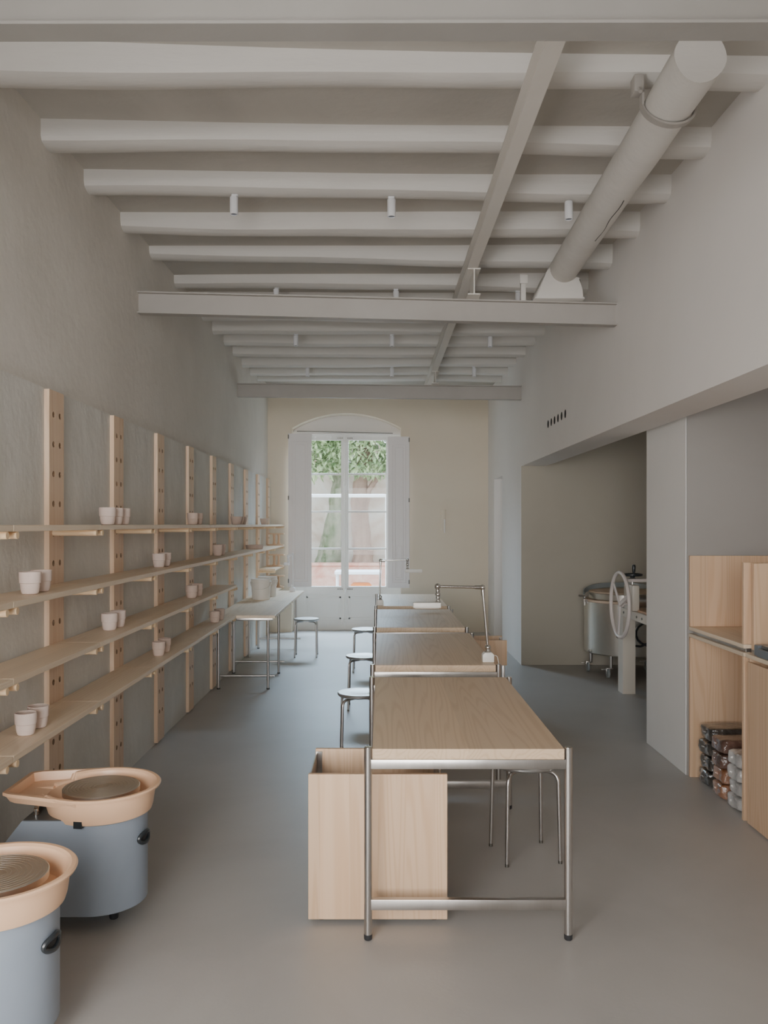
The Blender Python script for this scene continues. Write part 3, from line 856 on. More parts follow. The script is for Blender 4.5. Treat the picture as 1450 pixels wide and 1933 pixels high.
# buckets
def bucket(X, D, label):
    t = thing('plastic_bucket', label, 'bucket', (X, D, DZ), 'white plastic buckets on the desk')
    b = B(); hgt = 0.235; sq = 0.35
    prof = [(0, 0), (0.098, 0), (0.103, 0.005), (0.114, hgt - 0.035), (0.121, hgt - 0.033), (0.121, hgt - 0.02), (0.116, hgt - 0.018), (0.117, hgt), (0.110, hgt), (0.099, 0.01), (0, 0.008)]
    b.lathe(prof, (X, D, DZ), 40); b.build('bucket_body', 'bucket', t)
    b = B(); b.lathe([(0, hgt - 0.004), (0.112, hgt - 0.004), (0.119, hgt + 0.002), (0.119, hgt + 0.010), (0.105, hgt + 0.010), (0.10, hgt + 0.004), (0, hgt + 0.004)], (X, D, DZ), 40); b.build('lid', 'bucket', t)
    b = B(); b.tube([(X + 0.122 * math.cos(a), D - 0.122 * abs(math.sin(a)) - 0.004, DZ + hgt - 0.04 - 0.07 * abs(math.sin(a))) for a in [PI * k / 16 for k in range(17)]], 0.003, 6); b.build('handle', 'bucket', t)
    for sx in (-1, 1): B().box(X + sx * 0.118 - 0.008, X + sx * 0.118 + 0.008, D - 0.014, D + 0.014, DZ + hgt - 0.06, DZ + hgt - 0.03, 0.003).build('handle_lug', 'bucket', t)
bucket(-1.405, 9.98, 'white lidded plastic bucket on the desk, the nearer one')
bucket(-1.385, 10.4, 'white lidded plastic bucket on the desk, standing behind the other')

# ================================================================== STOOLS
def make_stool(label, loc):
    t = thing('stool', label, 'stool', (0, 0, 0), 'round metal stools')
    b = B(); b.lathe([(0, 0.432), (0.125, 0.432), (0.148, 0.436), (0.156, 0.444), (0.157, 0.452), (0.152, 0.459), (0.140, 0.461), (0.10, 0.457), (0, 0.455)], n=48)
    b.build('seat', 'alu_seat', t)
    for k in range(4):
        a = PI / 4 + k * PI / 2
        c, s = math.cos(a), math.sin(a)
        p = arc_pts([(c * 0.05, s * 0.05, 0.424), (c * 0.174, s * 0.174, 0.424), (c * 0.185, s * 0.185, 0.012)], 0.05, 8)
        l = B().tube(p, 0.0092, 12).build('leg', 'steel', t)
        B().lathe([(0, 0), (0.0098, 0), (0.0098, 0.014), (0, 0.014)], (c * 0.185, s * 0.185, 0), 12).build('foot', 'steeldark', l)
    t.location = loc
    return t
M['alu_seat'] = mottled('satin_aluminium', (0.62, 0.62, 0.62), (0.66, 0.66, 0.66), 4.0, 0.3, 0.0, 10.0, metal=1.0)
st0 = make_stool('round metal stool tucked under the right side of the nearest table', (0.70, 4.11, 0))
st0.rotation_euler = (0, 0, 0.16)
dup(st0, (-0.135, 5.78, 0), 'round metal stool half under the second table, nearest of three in the aisle', 0.06)
dup(st0, (-0.145, 7.40, 0), 'round metal stool half under the third table, middle of three in the aisle', 0.0)
dup(st0, (-0.160, 9.28, 0), 'round metal stool half under the farthest table, last of three in the aisle', 0.0)
dup(st0, (-0.90, 10.3, 0), 'round metal stool standing at the long desk near the garden door', 0.03)

# ================================================================== TABLES
TL, TX0, TX1, TZ = 1.54, -0.03, 0.708, 0.738
def make_table(y0, label):
    t = thing('work_table', label, 'table', ((TX0 + TX1) / 2, y0, 0), 'wood-topped steel work tables')
    y1 = y0 + TL
    B().box(TX0, TX1, y0 + 0.004, y1 - 0.004, TZ - 0.041, TZ, 0.0025).build('tabletop', 'woodtop', t, smooth=False)
    b = B()
    for yy in (y0 + 0.018, y1 - 0.018):
        b.box(TX0 - 0.006, TX1 + 0.006, yy - 0.014, yy + 0.014, TZ - 0.078, TZ - 0.0415, 0.002)
        b.box(TX0 - 0.006, TX1 + 0.006, yy - 0.014, yy + 0.014, 0.118, 0.158, 0.002)
    for xx in (TX0 + 0.012, TX1 - 0.012): b.box(xx - 0.012, xx + 0.012, y0 + 0.032, y1 - 0.032, TZ - 0.072, TZ - 0.0415, 0.002)
    b.build('frame', 'steel', t)
    for xx in (TX0 - 0.017, TX1 + 0.017):
        for yy in (y0 + 0.018, y1 - 0.018):
            l = B().tube([(xx, yy, 0.018), (xx, yy, TZ + 0.002)], 0.0155, 20).build('leg', 'steel', t)
            B().lathe([(0, TZ + 0.0015), (0.0135, TZ + 0.0015), (0.0135, TZ + 0.0045), (0, TZ + 0.0055)], (xx, yy, 0), 16).build('cap', 'chrome', l)
            B().lathe([(0, 0), (0.013, 0), (0.016, 0.004), (0.0165, 0.022), (0, 0.022)], (xx, yy, 0), 16).build('foot', 'rubber', l)
    return t
tb = make_table(3.25, 'nearest wood-topped steel work table of the row')
for y0, lb in ((5.185, 'second wood-topped steel work table, with the chrome lamp clamped on it'), (7.08, 'third wood-topped steel work table of the row'), (8.95, 'farthest wood-topped steel work table, nearest the garden door')):
    dup(tb, ((TX0 + TX1) / 2, y0, 0), lb)

# bins under the tables: two wooden end panels on a metal tray frame
def cart(x0, x1, y0, y1, z0, z1, label, legs=False):
    t = thing('wooden_bin', label, 'bin', ((x0 + x1) / 2, (y0 + y1) / 2, 0), 'wooden panel bins under the tables')
    for yy in (y0, y1 - 0.022):
        B().box(x0, x1, yy, yy + 0.022, z0, z1, 0.0025).build('end_panel', 'woodz', t, smooth=False)
    b = B()
    for xx in (x0 + 0.004, x1 - 0.030):
        b.box(xx, xx + 0.026, y0 + 0.022, y1 - 0.022, z1 - 0.12, z1 - 0.115)      # tray sides
        b.box(xx, xx + 0.004, y0 + 0.022, y1 - 0.022, z0 + 0.03, z1 - 0.015)
        b.box(xx, xx + 0.026, y1 - 0.028, y1 - 0.022, z0 + 0.03, z1 - 0.01)
    b.box(x0 + 0.004, x1 - 0.004, y0 + 0.022, y1 - 0.022, z0 + 0.03, z0 + 0.036)
    b.build('metal_tray', 'steel', t, smooth=False)
    for xx in (x0 + 0.05, x1 - 0.05):
        for yy in (y0 + 0.06, y1 - 0.06):
            if legs:
                B().box((x0 + 0.01 if xx < (x0 + x1) / 2 else x1 - 0.035), (x0 + 0.035 if xx < (x0 + x1) / 2 else x1 - 0.01), yy - 0.012, yy + 0.012, 0, z0 + 0.04, 0.002).build('leg', 'steel', t)
            else:
                B().lathe([(0, 0), (0.016, 0), (0.018, 0.006), (0.018, z0 + 0.03), (0, z0 + 0.03)], (xx, yy, 0), 14).build('foot', 'rubber', t)
cart(-0.288, 0.268, 3.385, 3.79, 0.022, 0.602, 'open wooden bin of two pine panels standing under the nearest table')
cart(0.56, 1.11, 7.42, 7.74, 0.365, 0.585, 'raised wooden bin sticking out beside the third table', True)

# ================================================================== TABLE LAMPS
def lamp(base, p1, p2, p3, head, label, hs=(0.175, 0.06, 0.034), desk=False):
    """base: clamp on the table; p1 foot joint, p2 elbow, p3 arm end, head: centre of the light bar."""
    t = thing('task_lamp', label, 'lamp', base, 'articulated work lamps')
    x, y, z = base
    mb = 'whitemetal' if desk else 'lampgrey'
    b = B(); b.prism([(x - 0.036, z), (x + 0.036, z), (x + 0.036, z + 0.045), (x + 0.022, z + 0.06), (x - 0.022, z + 0.06), (x - 0.036, z + 0.045)], y - 0.03, y + 0.03, 'y', 0.003)
    b.build('clamp', mb, t)
    m = 'whitemetal' if desk else 'chrome'
    b = B(); b.lathe([(0, 0.06), (0.022, 0.06), (0.014, 0.072), (0.014, 0.08), (0, 0.08)], (x, y, z), 16); b.sphere((x, y, z + 0.088), 0.019); b.tube([(x, y, z + 0.09), p1], 0.011, 12)
    b.build('base_joint', m, t)
    b = B(); b.tube([p1, p2], 0.0085, 12); b.build('lower_arm', m, t)
    b = B(); b.sphere(p2, 0.018); d = (Vector(p3) - Vector(p2)).normalized(); u = (Vector(p1) - Vector(p2)).normalized()
    b.tube([Vector(p2), Vector(p2) + d * 0.05], 0.0125, 12); b.tube([Vector(p2), Vector(p2) + u * 0.05], 0.0125, 12); b.build('elbow_joint', m, t)
    b = B(); b.tube([p2, p3], 0.0085, 12); b.build('upper_arm', m, t)
    hx, hy, hz = head
    ht = hz + hs[2] / 2
    b = B(); b.sphere(p3, 0.019)
    q = Vector(p3); e = Vector((p3[0] + 0.004, p3[1], ht))
    b.tube([q, e], 0.0085, 12)
    for f in (0.28, 0.5, 0.72): b.sphere(q.lerp(e, f), 0.0135 if f != 0.5 else 0.0165)
    b.lathe([(0, 0), (0.018, 0), (0.014, 0.012), (0, 0.012)], (e.x, e.y, ht), 14)
    b.build('wrist_joint', m, t)
    B().box(hx - hs[0] / 2, hx + hs[0] / 2, hy - hs[1] / 2, hy + hs[1] / 2, hz - hs[2] / 2, hz + hs[2] / 2, 0.006).build('lamp_head', mb, t)
    B().box(hx - hs[0] / 2 + 0.012, hx + hs[0] / 2 - 0.012, hy - hs[1] / 2 + 0.01, hy + hs[1] / 2 - 0.01, hz - hs[2] / 2 - 0.003, hz - hs[2] / 2 + 0.002, 0.001).build('diffuser', 'bucket', t)
    return t
def W(x, y, D): return ((x - CX) * D / F, D, H + (CY - y) * D / F)
D = 5.33
lb_ = W(921, 1247, D); lb_ = (lb_[0], D, TZ)
tl1 = lamp(lb_, W(921, 1222, D), W(911, 1109, D), W(826, 1107, D), W(806, 1142, D), 'chrome jointed work lamp on the near corner of the second table')
b = B(); b.tube(arc_pts([(lb_[0] + 0.036, D, TZ + 0.04), (lb_[0] + 0.06, D, TZ + 0.035), (lb_[0] + 0.07, D, TZ - 0.02), (lb_[0] + 0.066, D, TZ - 0.16)], 0.03), 0.0018, 6); b.build('cord', 'lampgrey', tl1)
D = 9.05
lb2 = W(717, 1142, D); lb2 = (lb2[0] + 0.006, D, TZ)
lamp(lb2, W(717, 1129, D), W(718.5, 1058, D), W(769, 1057, D), W(780.5, 1077.5, D), 'chrome jointed work lamp at the corner of the farthest table before the shutter', (0.185, 0.06, 0.036))
D = 11.12
lb3 = W(552, 1114, D); lb3 = (lb3[0], D, DZ)
lamp(lb3, W(553, 1102, D), W(552.5, 1046, D), W(544, 1050, D), W(541, 1064.5, D), 'small white jointed lamp at the far end of the long desk', (0.07, 0.05, 0.035), True)

# ================================================================== POTTER'S WHEELS
def make_wheel(label, loc):
    t = thing('pottery_wheel', label, 'pottery wheel', (0, 0, 0), 'grey potter\'s wheels with peach basins')
    # body: half-round front towards the room, tail towards the wall with a sloping end
    r = 0.183; zt, zb = 0.447, 0.075
    def outline(xe): return [(xe, -r)] + [(r * math.sin(PI * k / 28), -r * math.cos(PI * k / 28)) for k in range(29)] + [(xe, r)]
    b = B(); bm = b.bm
    lo = [bm.verts.new((x, y, zb)) for x, y in outline(-0.44)]
    mid = [bm.verts.new((x, y, zt - 0.24)) for x, y in outline(-0.44)]
    hi = [bm.verts.new((x, y, zt)) for x, y in outline(-0.25)]
    n = len(lo)
    for A, C in ((lo, mid), (mid, hi)):
        for i in range(n): bm.faces.new((A[i], A[(i + 1) % n], C[(i + 1) % n], C[i]))
    bm.faces.new(lo[::-1]); bm.faces.new(hi)
    body = b.build('body', 'bodygrey', t)
    b = B(); b.prism([(x * 0.985, y * 0.985) for x, y in outline(-0.25)], zt + 0.0005, zt + 0.004); b.build('top_plate', 'bodytop', t, smooth=False)
    for k, (dx_, dy_) in enumerate(((-0.215, -0.13), (-0.225, -0.10))):
        b = B(); b.lathe([(0, 0.0), (0.011, 0.0), (0.011, 0.008), (0.006, 0.009), (0.006, 0.018), (0.009, 0.02), (0.009, 0.03), (0, 0.031)], (dx_, dy_, zt + 0.003), 12); b.build('switch', 'chrome', t)
    # splash basin
    zl = 0.538; zf = 0.452
    b = B(); bm = b.bm; n = 112; rings = None
    cols = []
    for i in range(n):
        a = 2 * PI * i / n
        d = abs((a - PI + PI) % (2 * PI) - PI)            # angle away from -X (tray side)
        d = abs(a - PI)
        f = min(1.0, max(0.0, (d - 0.62) / 0.16))          # 0 inside the tray mouth
        lip = zl - 0.034 * (1 - f)
        ro = 0.212 + 0.02 * f
        notch = 0.0
        prof = [(0.192, zf - 0.022), (0.200, zf - 0.018), (0.206, zf), (0.216, lip - 0.016), (ro + 0.002, lip - 0.011), (ro + 0.005, lip - 0.004), (ro, lip + 0.001), (0.219 if f > 0.5 else 0.211, lip + 0.001), (0.210, lip - 0.006), (0.202, zf + 0.018), (0.193, zf + 0.006), (0.05, zf + 0.006), (0.05, zf - 0.005)]
        cols.append([bm.verts.new((q * math.cos(a), q * math.sin(a), z)) for q, z in prof])
    for i in range(n):
        A, C = cols[i], cols[(i + 1) % n]
        for k in range(len(A) - 1): bm.faces.new((A[k], C[k], C[k + 1], A[k + 1]))
    # tray: tapering to a straight end
    XE, YE0, YE1 = -0.355, -0.125, 0.17
    T0, T1 = (-0.03, -0.231), (-0.03, 0.231)
    def lerp2(p, q, s): return (p[0] + (q[0] - p[0]) * s, p[1] + (q[1] - p[1]) * s)
    outer = [T0, (XE + 0.03, YE0 - 0.012), (XE, YE0 + 0.01), (XE, YE1 - 0.01), (XE + 0.03, YE1 + 0.012), T1]
    inner = [lerp2(p, (-0.15, 0.02), 0.085) for p in outer]
    zfl = zl - 0.036
    ov = [bm.verts.new((x, y, zl)) for x, y in outer]
    ol = [bm.verts.new((x, y, zl - 0.013)) for x, y in outer]
    ou = [bm.verts.new((x * 0.975 - 0.0, y * 0.955, zl - 0.016)) for x, y in outer]
    ob = [bm.verts.new((x * 0.93, y * 0.90, zfl - 0.004)) for x, y in outer]
    iv = [bm.verts.new((x, y, zl)) for x, y in inner]
    ib = [bm.verts.new((x * 0.985, y * 0.96, zfl)) for x, y in inner]
    for i in range(len(outer) - 1):
        for A, C in ((ov, iv), (ol, ov), (ou, ol), (ob, ou), (iv, ib)): bm.faces.new((A[i], A[i + 1], C[i + 1], C[i]))
    # tray floor with the round mouth left open
    arcp = [(0.2115 * math.cos(PI + s), 0.2115 * math.sin(PI + s)) for s in [(-0.84 + 1.68 * k / 20) for k in range(21)]]
    fl = [v for v in ib[1:5]]
    av = [bm.verts.new((x, y, zfl)) for x, y in arcp]      # from +y side to -y side
    # fan: connect inner outline (T0 side = -y) to arc
    seq = ib                                               # from -y (T0) round the end to +y (T1)
    av = av[::-1]                                          # from -y to +y
    m_ = len(av)
    bm.faces.new([seq[0], seq[1]] + [av[k] for k in range(5, -1, -1)])
    bm.faces.new([seq[1], seq[2]] + [av[k] for k in range(9, 4, -1)])
    bm.faces.new([seq[2], seq[3]] + [av[k] for k in range(12, 8, -1)])
    bm.faces.new([seq[3], seq[4]] + [av[k] for k in range(15, 11, -1)])
    bm.faces.new([seq[4], seq[5]] + [av[k] for k in range(20, 14, -1)])
    basin = b.build('splash_basin', 'peach', t)
    b = B()
    for (xa, ya, xb, yb) in ((-0.215, -0.055, -0.325, -0.06), (-0.215, 0.055, -0.325, 0.07)):
        b.tube([(xa, ya, zfl - 0.002), (xb, yb, zfl - 0.006)], 0.010, 8, r1=0.003)
    for s in (-1, 1):
        b.tube([(-0.17, s * 0.135, zfl + 0.004), (-0.195, s * 0.105, zfl + 0.006), (-0.215, s * 0.07, zfl + 0.004)], 0.012, 8)
        b.tube([(-0.17, s * 0.135, zfl + 0.004), (-0.165, s * 0.155, zfl + 0.028)], 0.011, 8)
    b.build('tray_rib', 'peach', basin)
    # latch notch at the basin foot
    a = -PI / 2 - 0.12
    mt = Matrix.Rotation(a, 4, 'Z')
    b = B(); b.box(0.196, 0.2085, -0.015, 0.015, zf - 0.024, zf - 0.001, 0.002, mt); b.build('basin_clip', 'blackplastic', basin)
    # wheel head
    prof = [(0, 0.0)]
    prof = [(0.05, zf + 0.002), (0.05, zl - 0.035), (0.140, zl - 0.035), (0.152, zl - 0.033), (0.1525, zl - 0.012), (0.150, zl - 0.010)]
    rr = 0.146
    while rr > 0.02:
        prof += [(rr, zl - 0.010), (rr - 0.0012, zl - 0.0116), (rr - 0.0024, zl - 0.010)]; rr -= 0.0145
    prof += [(0.0, zl - 0.010)]
    b = B(); b.lathe(prof, n=64); b.build('wheel_head', 'alu', t)
    # grip handle on the round front
    b = B()
    def on(ph, z, out): return ((r + out) * math.cos(ph), (r + out) * math.sin(ph), z)
    ring = []
    for k in range(28):
        q = 2 * PI * k / 28
        ring.append(on(-0.16 + 0.23 * math.cos(q), 0.333 + 0.021 * math.sin(q), 0.004 + 0.012 * (0.5 - 0.5 * math.cos(2 * q)) * 0.6))
    b.tube(ring, 0.008, 8, closed=True)
    hb = b.build('handle', 'blackplastic', t)
    b = B(); bm = b.bm; g_ = []
    for k in range(28):
        q = 2 * PI * k / 28
        g_.append(bm.verts.new(on(-0.16 + 0.22 * math.cos(q), 0.333 + 0.019 * math.sin(q), 0.003)))
    cv = bm.verts.new(on(-0.16, 0.333, 0.004))
    for k in range(28): bm.faces.new((g_[k], g_[(k + 1) % 28], cv))
    b.build('handle_recess', 'void', hb)
    for (fx, fy) in ((0.06, -0.03), (-0.36, -0.13), (-0.36, 0.13)):
        B().lathe([(0, 0), (0.015, 0), (0.018, 0.004), (0.022, zb + 0.002), (0, zb + 0.002)], (fx, fy, 0), 16).build('foot', 'rubber', t)
    t.location = loc
    return t
w2 = make_wheel('grey potter\'s wheel with peach splash basin standing behind the other, below the shelves', (-1.143, 3.475, 0))
dup(w2, (-1.18, 2.605, 0), 'grey potter\'s wheel with peach splash basin cut off by the bottom corner, nearest the camera')

# ================================================================== RIGHT: CABINETS
CF = 1.962
def cabinet_open():
    t = thing('open_cabinet', 'open-fronted pine cabinet against the pillar with clay bags stored inside', 'cabinet', (CF, 5.0, 0))
    y0, y1 = 4.575, 5.39
    xb = 2.58
    B().box(CF, xb, y1 - 0.024, y1, 0.0, 0.885, 0.002).build('side_panel', 'woodz', t, smooth=False)
    B().box(CF, xb, y0, y0 + 0.024, 0.0, 0.885, 0.002).build('side_panel', 'woodz', t, smooth=False)
    B().box(CF, xb, y0, y1, 0.886, 0.908, 0.002).build('lower_top_panel', 'woodshelf', t, smooth=False)
    B().box(CF + 0.02, xb, y0 + 0.02, y1 - 0.02, 0.908, 0.930, 0.001).build('spacer_rail', 'steel', t, smooth=False)
    B().box(CF, xb, y0 - 0.0, y1, 0.930, 0.952, 0.002).build('shelf', 'woodshelf', t, smooth=False)
    B().box(CF, xb, y1 - 0.024, y1, 0.953, 1.402, 0.002).build('upper_side_panel', 'woodz', t, smooth=False)
    B().box(CF + 0.0, xb, y0, y0 + 0.022, 0.953, 1.395, 0.002).build('upper_side_panel', 'woodz', t, smooth=False)
    B().box(xb - 0.02, xb, y0 + 0.024, y1 - 0.024, 0.0, 0.885, 0.001).build('back_panel', 'woodz', t, smooth=False)
    B().box(xb - 0.02, xb, y0 + 0.022, y1 - 0.024, 0.953, 1.39, 0.001).build('back_panel', 'woodz', t, smooth=False)
cabinet_open()
def cabinet_closed():
    t = thing('closed_cabinet', 'pine cabinet with closed lower front at the right edge of the view', 'cabinet', (CF, 4.1, 0))
    y0, y1 = 3.62, 4.55
    xb = 2.58
    B().box(CF + 0.012, xb, y1 - 0.022, y1, 0.0, 0.885, 0.002).build('side_panel', 'woodz', t, smooth=False)
    B().box(CF + 0.012, xb, y0, y0 + 0.022, 0.0, 0.885, 0.002).build('side_panel', 'woodz', t, smooth=False)
    B().box(CF - 0.006, CF + 0.011, y0, y1 - 0.03, 0.01, 0.868, 0.002).build('door', 'woodz', t, smooth=False)
    B().box(CF, xb, y0, y1, 0.886, 0.908, 0.002).build('lower_top_panel', 'woodshelf', t, smooth=False)
    B().box(CF + 0.03, xb, y1 - 0.030, y1, 0.930, 1.392, 0.002).build('upper_side_panel', 'woodz', t, smooth=False)
    B().box(CF + 0.03, xb, y1 - 0.05, y1 - 0.0, 0.908, 0.930, 0.001).build('spacer_rail', 'steel', t, smooth=False)
cabinet_closed()
# grey tool case on the closed cabinet
tc_ = thing('tool_case', 'dark grey metal case on the counter of the closed cabinet at the right edge', 'case', (2.0, 4.3, 0.908))
B().box(1.978, 2.16, 4.44, 4.485, 0.909, 0.965, 0.004).build('end_block', 'toolgrey', tc_, smooth=False)
b = B(); b.box(1.968, 2.16, 3.85, 4.43, 0.909, 0.952, 0.004); b.build('case_body', 'toolgrey', tc_, smooth=False)
b = B(); b.box(1.985, 2.15, 3.87, 4.41, 0.953, 0.972, 0.003); b.box(2.0, 2.012, 4.2, 4.24, 0.972, 1.0, 0.003); b.build('lid', 'steeldark', tc_, smooth=False)
# small wooden block on the shelf
b = B(); b.box(2.06, 2.10, 4.62, 4.68, 0.9525, 0.972, 0.003)
tag(b.build('wood_block', 'woodx'), 'small wooden block on the cabinet shelf beside the divider', 'block')

# clay bags
def clay_bag(x, y, z, dx_, dy_, dz_, mat, label, grp, seed):
    b = B(); bm = b.bm
    bmesh.ops.create_cube(bm, size=1.0)
    bmesh.ops.subdivide_edges(bm, edges=bm.edges[:], cuts=9, use_grid_fill=True)
    rnd = random.Random(seed); o = Vector((rnd.uniform(0, 50), rnd.uniform(0, 50), rnd.uniform(0, 50)))
    for v_ in bm.verts:
        p = v_.co * 2
        # superellipsoid rounding
        q = (abs(p.x) ** 9 + abs(p.y) ** 9 + abs(p.z) ** 9) ** (1 / 9)
        p = p / q
        w = Vector((p.x * dx_ / 2, p.y * dy_ / 2, p.z * dz_ / 2))
        nn = noise.fractal(w * 14 + o, 0.8, 2.0, 4)
        rid = abs(noise.noise(w * 30 + o * 2))
        k = 1 + 0.055 * nn
        w = Vector((w.x * k, w.y * k, w.z * (1 + 0.04 * nn))) + p.normalized() * (rid * 0.006 - 0.003)
        w.z = max(-dz_ / 2, min(dz_ / 2, w.z))
        v_.co = w
    # gathered twist of plastic at the front
    b.tube([(-dx_ / 2 + 0.012, 0.01, 0.0), (-dx_ / 2 - 0.008, 0.012, 0.006)], 0.014, 7, r1=0.006)
    o_ = b.build('clay_bag', mat)
    o_.location = (x, y, z + dz_ / 2)
    tag(o_, label, 'clay bag', grp)
gr_ = 'plastic-wrapped clay blocks in the cabinet'
pos = ['bottom', 'second from bottom', 'third from bottom', 'top']
for k in range(4):
    clay_bag(2.14 + 0.008 * (k % 2), 5.225 - 0.004 * k, 0.0915 * k, 0.30, 0.185, 0.091, 'clay_black', 'black plastic-wrapped clay block in the rearmost stack, %s' % pos[k], gr_, k)
for k in range(4):
    clay_bag(2.125 + 0.006 * (k % 2), 4.995 + 0.004 * k, 0.0865 * k, 0.29, 0.175, 0.086, 'clay_orange' if k < 2 else 'clay_brown', ('orange-brown' if k < 2 else 'dark brown') + ' plastic-wrapped clay block in the middle stack, %s' % pos[k], gr_, k + 10)
for k in range(4):
    clay_bag(2.125 + 0.006 * (k % 2), 4.775, 0.0805 * k, 0.29, 0.17, 0.08, 'clay_white', 'pale grey plastic-wrapped clay block in the stack by the divider, %s' % pos[k], gr_, k + 20)

# ================================================================== KILN
KX, KY, KR = 2.66, 9.12, 0.455
kiln = thing('kiln', 'round stainless steel top-loading kiln on casters in the alcove', 'kiln', (KX, KY, 0))
b = B(); b.lathe([(0, 0.235), (KR - 0.01, 0.235), (KR, 0.245), (KR, 0.775), (KR - 0.03, 0.777)], (KX, KY, 0), 64); b.build('kiln_body', 'kilnsteel', kiln)
b = B(); b.lathe([(KR - 0.12, 0.775), (KR - 0.005, 0.775), (KR + 0.002, 0.782), (KR + 0.002, 0.800), (KR - 0.01, 0.803), (KR - 0.12, 0.803)], (KX, KY, 0), 64); b.build('brick_rim', 'firebrick', kiln)
b = B(); b.lathe([(KR - 0.06, 0.803), (KR - 0.055, 0.803), (KR - 0.05, 0.81), (KR - 0.05, 0.868), (KR - 0.06, 0.872)], (KX, KY, 0), 64); lid = b.build('lid', 'kilnsteel', kiln)
b = B(); b.lathe([(KR - 0.10, 0.868), (KR - 0.055, 0.872), (KR - 0.05, 0.877), (KR - 0.06, 0.886), (0, 0.898)], (KX, KY, 0), 64); b.build('lid_brick', 'firebrick', lid)
# blue-grey hoop standing off the lid (lifting yoke)
b = B(); bm = b.bm; pr = []
for k in range(33):
    a = PI * (1.0 - k / 32.0)
    x_, y_ = KX + (KR + 0.015) * math.cos(a), KY - 0.06 + (KR - 0.0) * math.sin(a) * 0.98
    zc2 = 0.825 + 0.10 * math.sin(a) ** 0.8
    pr.append((x_, y_, zc2))
vs = []
for (x_, y_, zc2) in pr:
    d = Vector((x_ - KX, y_ - KY, 0)).normalized()
    vs.append([bm.verts.new((x_ + d.x * o, y_ + d.y * o, zc2 + w)) for o, w in ((0, -0.026), (0.012, -0.026), (0.012, 0.026), (0, 0.026))])
for k in range(32):
    for j in range(4): bm.faces.new((vs[k][j], vs[k][(j + 1) % 4], vs[k + 1][(j + 1) % 4], vs[k + 1][j]))
bm.faces.new(vs[0]); bm.faces.new(vs[-1][::-1])
b.build('lid_hoop', 'bluegrey', kiln)
b = B(); b.tube([(KX - KR - 0.09, KY - 0.08, 0.84), (KX - KR - 0.005, KY - 0.08, 0.835)], 0.011, 8); b.sphere((KX - KR - 0.03, KY - 0.09, 0.825), 0.016); b.tube([(KX - KR - 0.03, KY - 0.09, 0.81), (KX - KR - 0.028, KY - 0.09, 0.74)], 0.008, 8); b.box(KX - KR - 0.035, KX - KR + 0.03, KY - 0.075, KY - 0.06, 0.76, 0.80)
b.build('latch', 'steel', kiln)
b = B(); b.sphere((KX - KR + 0.01, KY - 0.15, 0.262), 0.016); b.build('drain_knob', 'chrome', kiln)
for k, (cx_, cy_) in enumerate(((-0.36, 0.14), (-0.255, -0.29), (0.255, -0.29), (0.30, 0.22))):
    x_, y_ = KX + cx_, KY + cy_
    l = B().tube([(x_, y_, 0.10), (x_, y_, 0.238)], 0.017, 12).build('leg', 'steel', kiln)
    b = B()
    bm = b.bm
    b.tube([(x_ - 0.045, y_ + 0.0, 0.05), (x_ - 0.022, y_ + 0.0, 0.05)], 0.05, 24); b.build('caster_wheel', 'bluegrey', l)
    b = B(); b.box(x_ - 0.052, x_ + 0.018, y_ - 0.018, y_ + 0.018, 0.092, 0.108, 0.004); b.box(x_ - 0.020, x_ - 0.014, y_ - 0.016, y_ + 0.016, 0.045, 0.1, 0.002); b.box(x_ - 0.054, x_ - 0.048, y_ - 0.016, y_ + 0.016, 0.045, 0.1, 0.002); b.box(x_ - 0.10, x_ - 0.05, y_ - 0.012, y_ + 0.012, 0.086, 0.094, 0.003); b.build('caster_fork', 'steel', l)

# ================================================================== SLAB ROLLER
SX, SY = 2.30, 8.05
sr = thing('slab_roller', 'cream slab roller with large three-spoked handwheel beside the kiln', 'slab roller', (SX, SY, 0))
for (x_, y_) in ((2.29, 8.00), (2.29, 6.62), (3.12, 8.00), (3.12, 6.62)):
    b = B()
    b.prism([(x_, y_), (x_ + 0.118, y_), (x_ + 0.118, y_ + 0.008), (x_ + 0.008, y_ + 0.008), (x_ + 0.008, y_ + 0.16), (x_, y_ + 0.16)], 0.0, 0.735); b.build('leg', 'cream', sr, smooth=False)
b = B()
b.box(2.285, 2.325, 6.6, 8.16, 0.735, 0.815, 0.004); b.box(3.085, 3.125, 6.6, 8.16, 0.735, 0.815, 0.004)
b.box(2.325, 3.085, 6.6, 6.64, 0.735, 0.815, 0.004); b.box(2.325, 3.085, 8.12, 8.16, 0.735, 0.815, 0.004)
b.build('frame', 'cream', sr, smooth=False)
B().box(2.31, 3.10, 6.6, 8.16, 0.816, 0.832, 0.003).build('bed_board', 'woodx', sr, smooth=False)
for x_ in (2.255, 3.09):
    b = B(); b.box(x_, x_ + 0.075, 7.60, 7.86, 0.816, 1.055, 0.02); b.build('end_housing', 'cream', sr)
b = B(); b.box(2.25, 2.256, 7.72, 7.735, 0.88, 1.03); b.build('scale_slot', 'steeldark', sr, smooth=False)
b = B(); b.tube([(2.335, 7.73, 0.90), (3.09, 7.73, 0.90)], 0.06, 28); b.build('roller', 'steel', sr)
b = B(); b.box(2.24, 3.14, 7.70, 7.76, 1.075, 1.105, 0.004); b.build('crossbar', 'creampink', sr, smooth=False)
b = B(); b.tube([(2.30, 7.73, 1.05), (2.30, 7.73, 1.135)], 0.010, 10); b.lathe([(0, 1.105), (0.03, 1.105), (0.012, 1.125), (0, 1.125)], (2.30, 7.73, 0), 14); b.build('screw_spindle', 'steel', sr)
b = B(); b.lathe([(0.066, 1.132), (0.085, 1.130), (0.092, 1.138), (0.090, 1.150), (0.078, 1.153), (0.066, 1.146), (0.066, 1.132)], (2.30, 7.73, 0), 32)
b.lathe([(0, 1.115), (0.022, 1.115), (0.026, 1.14), (0, 1.146)], (2.30, 7.73, 0), 16)
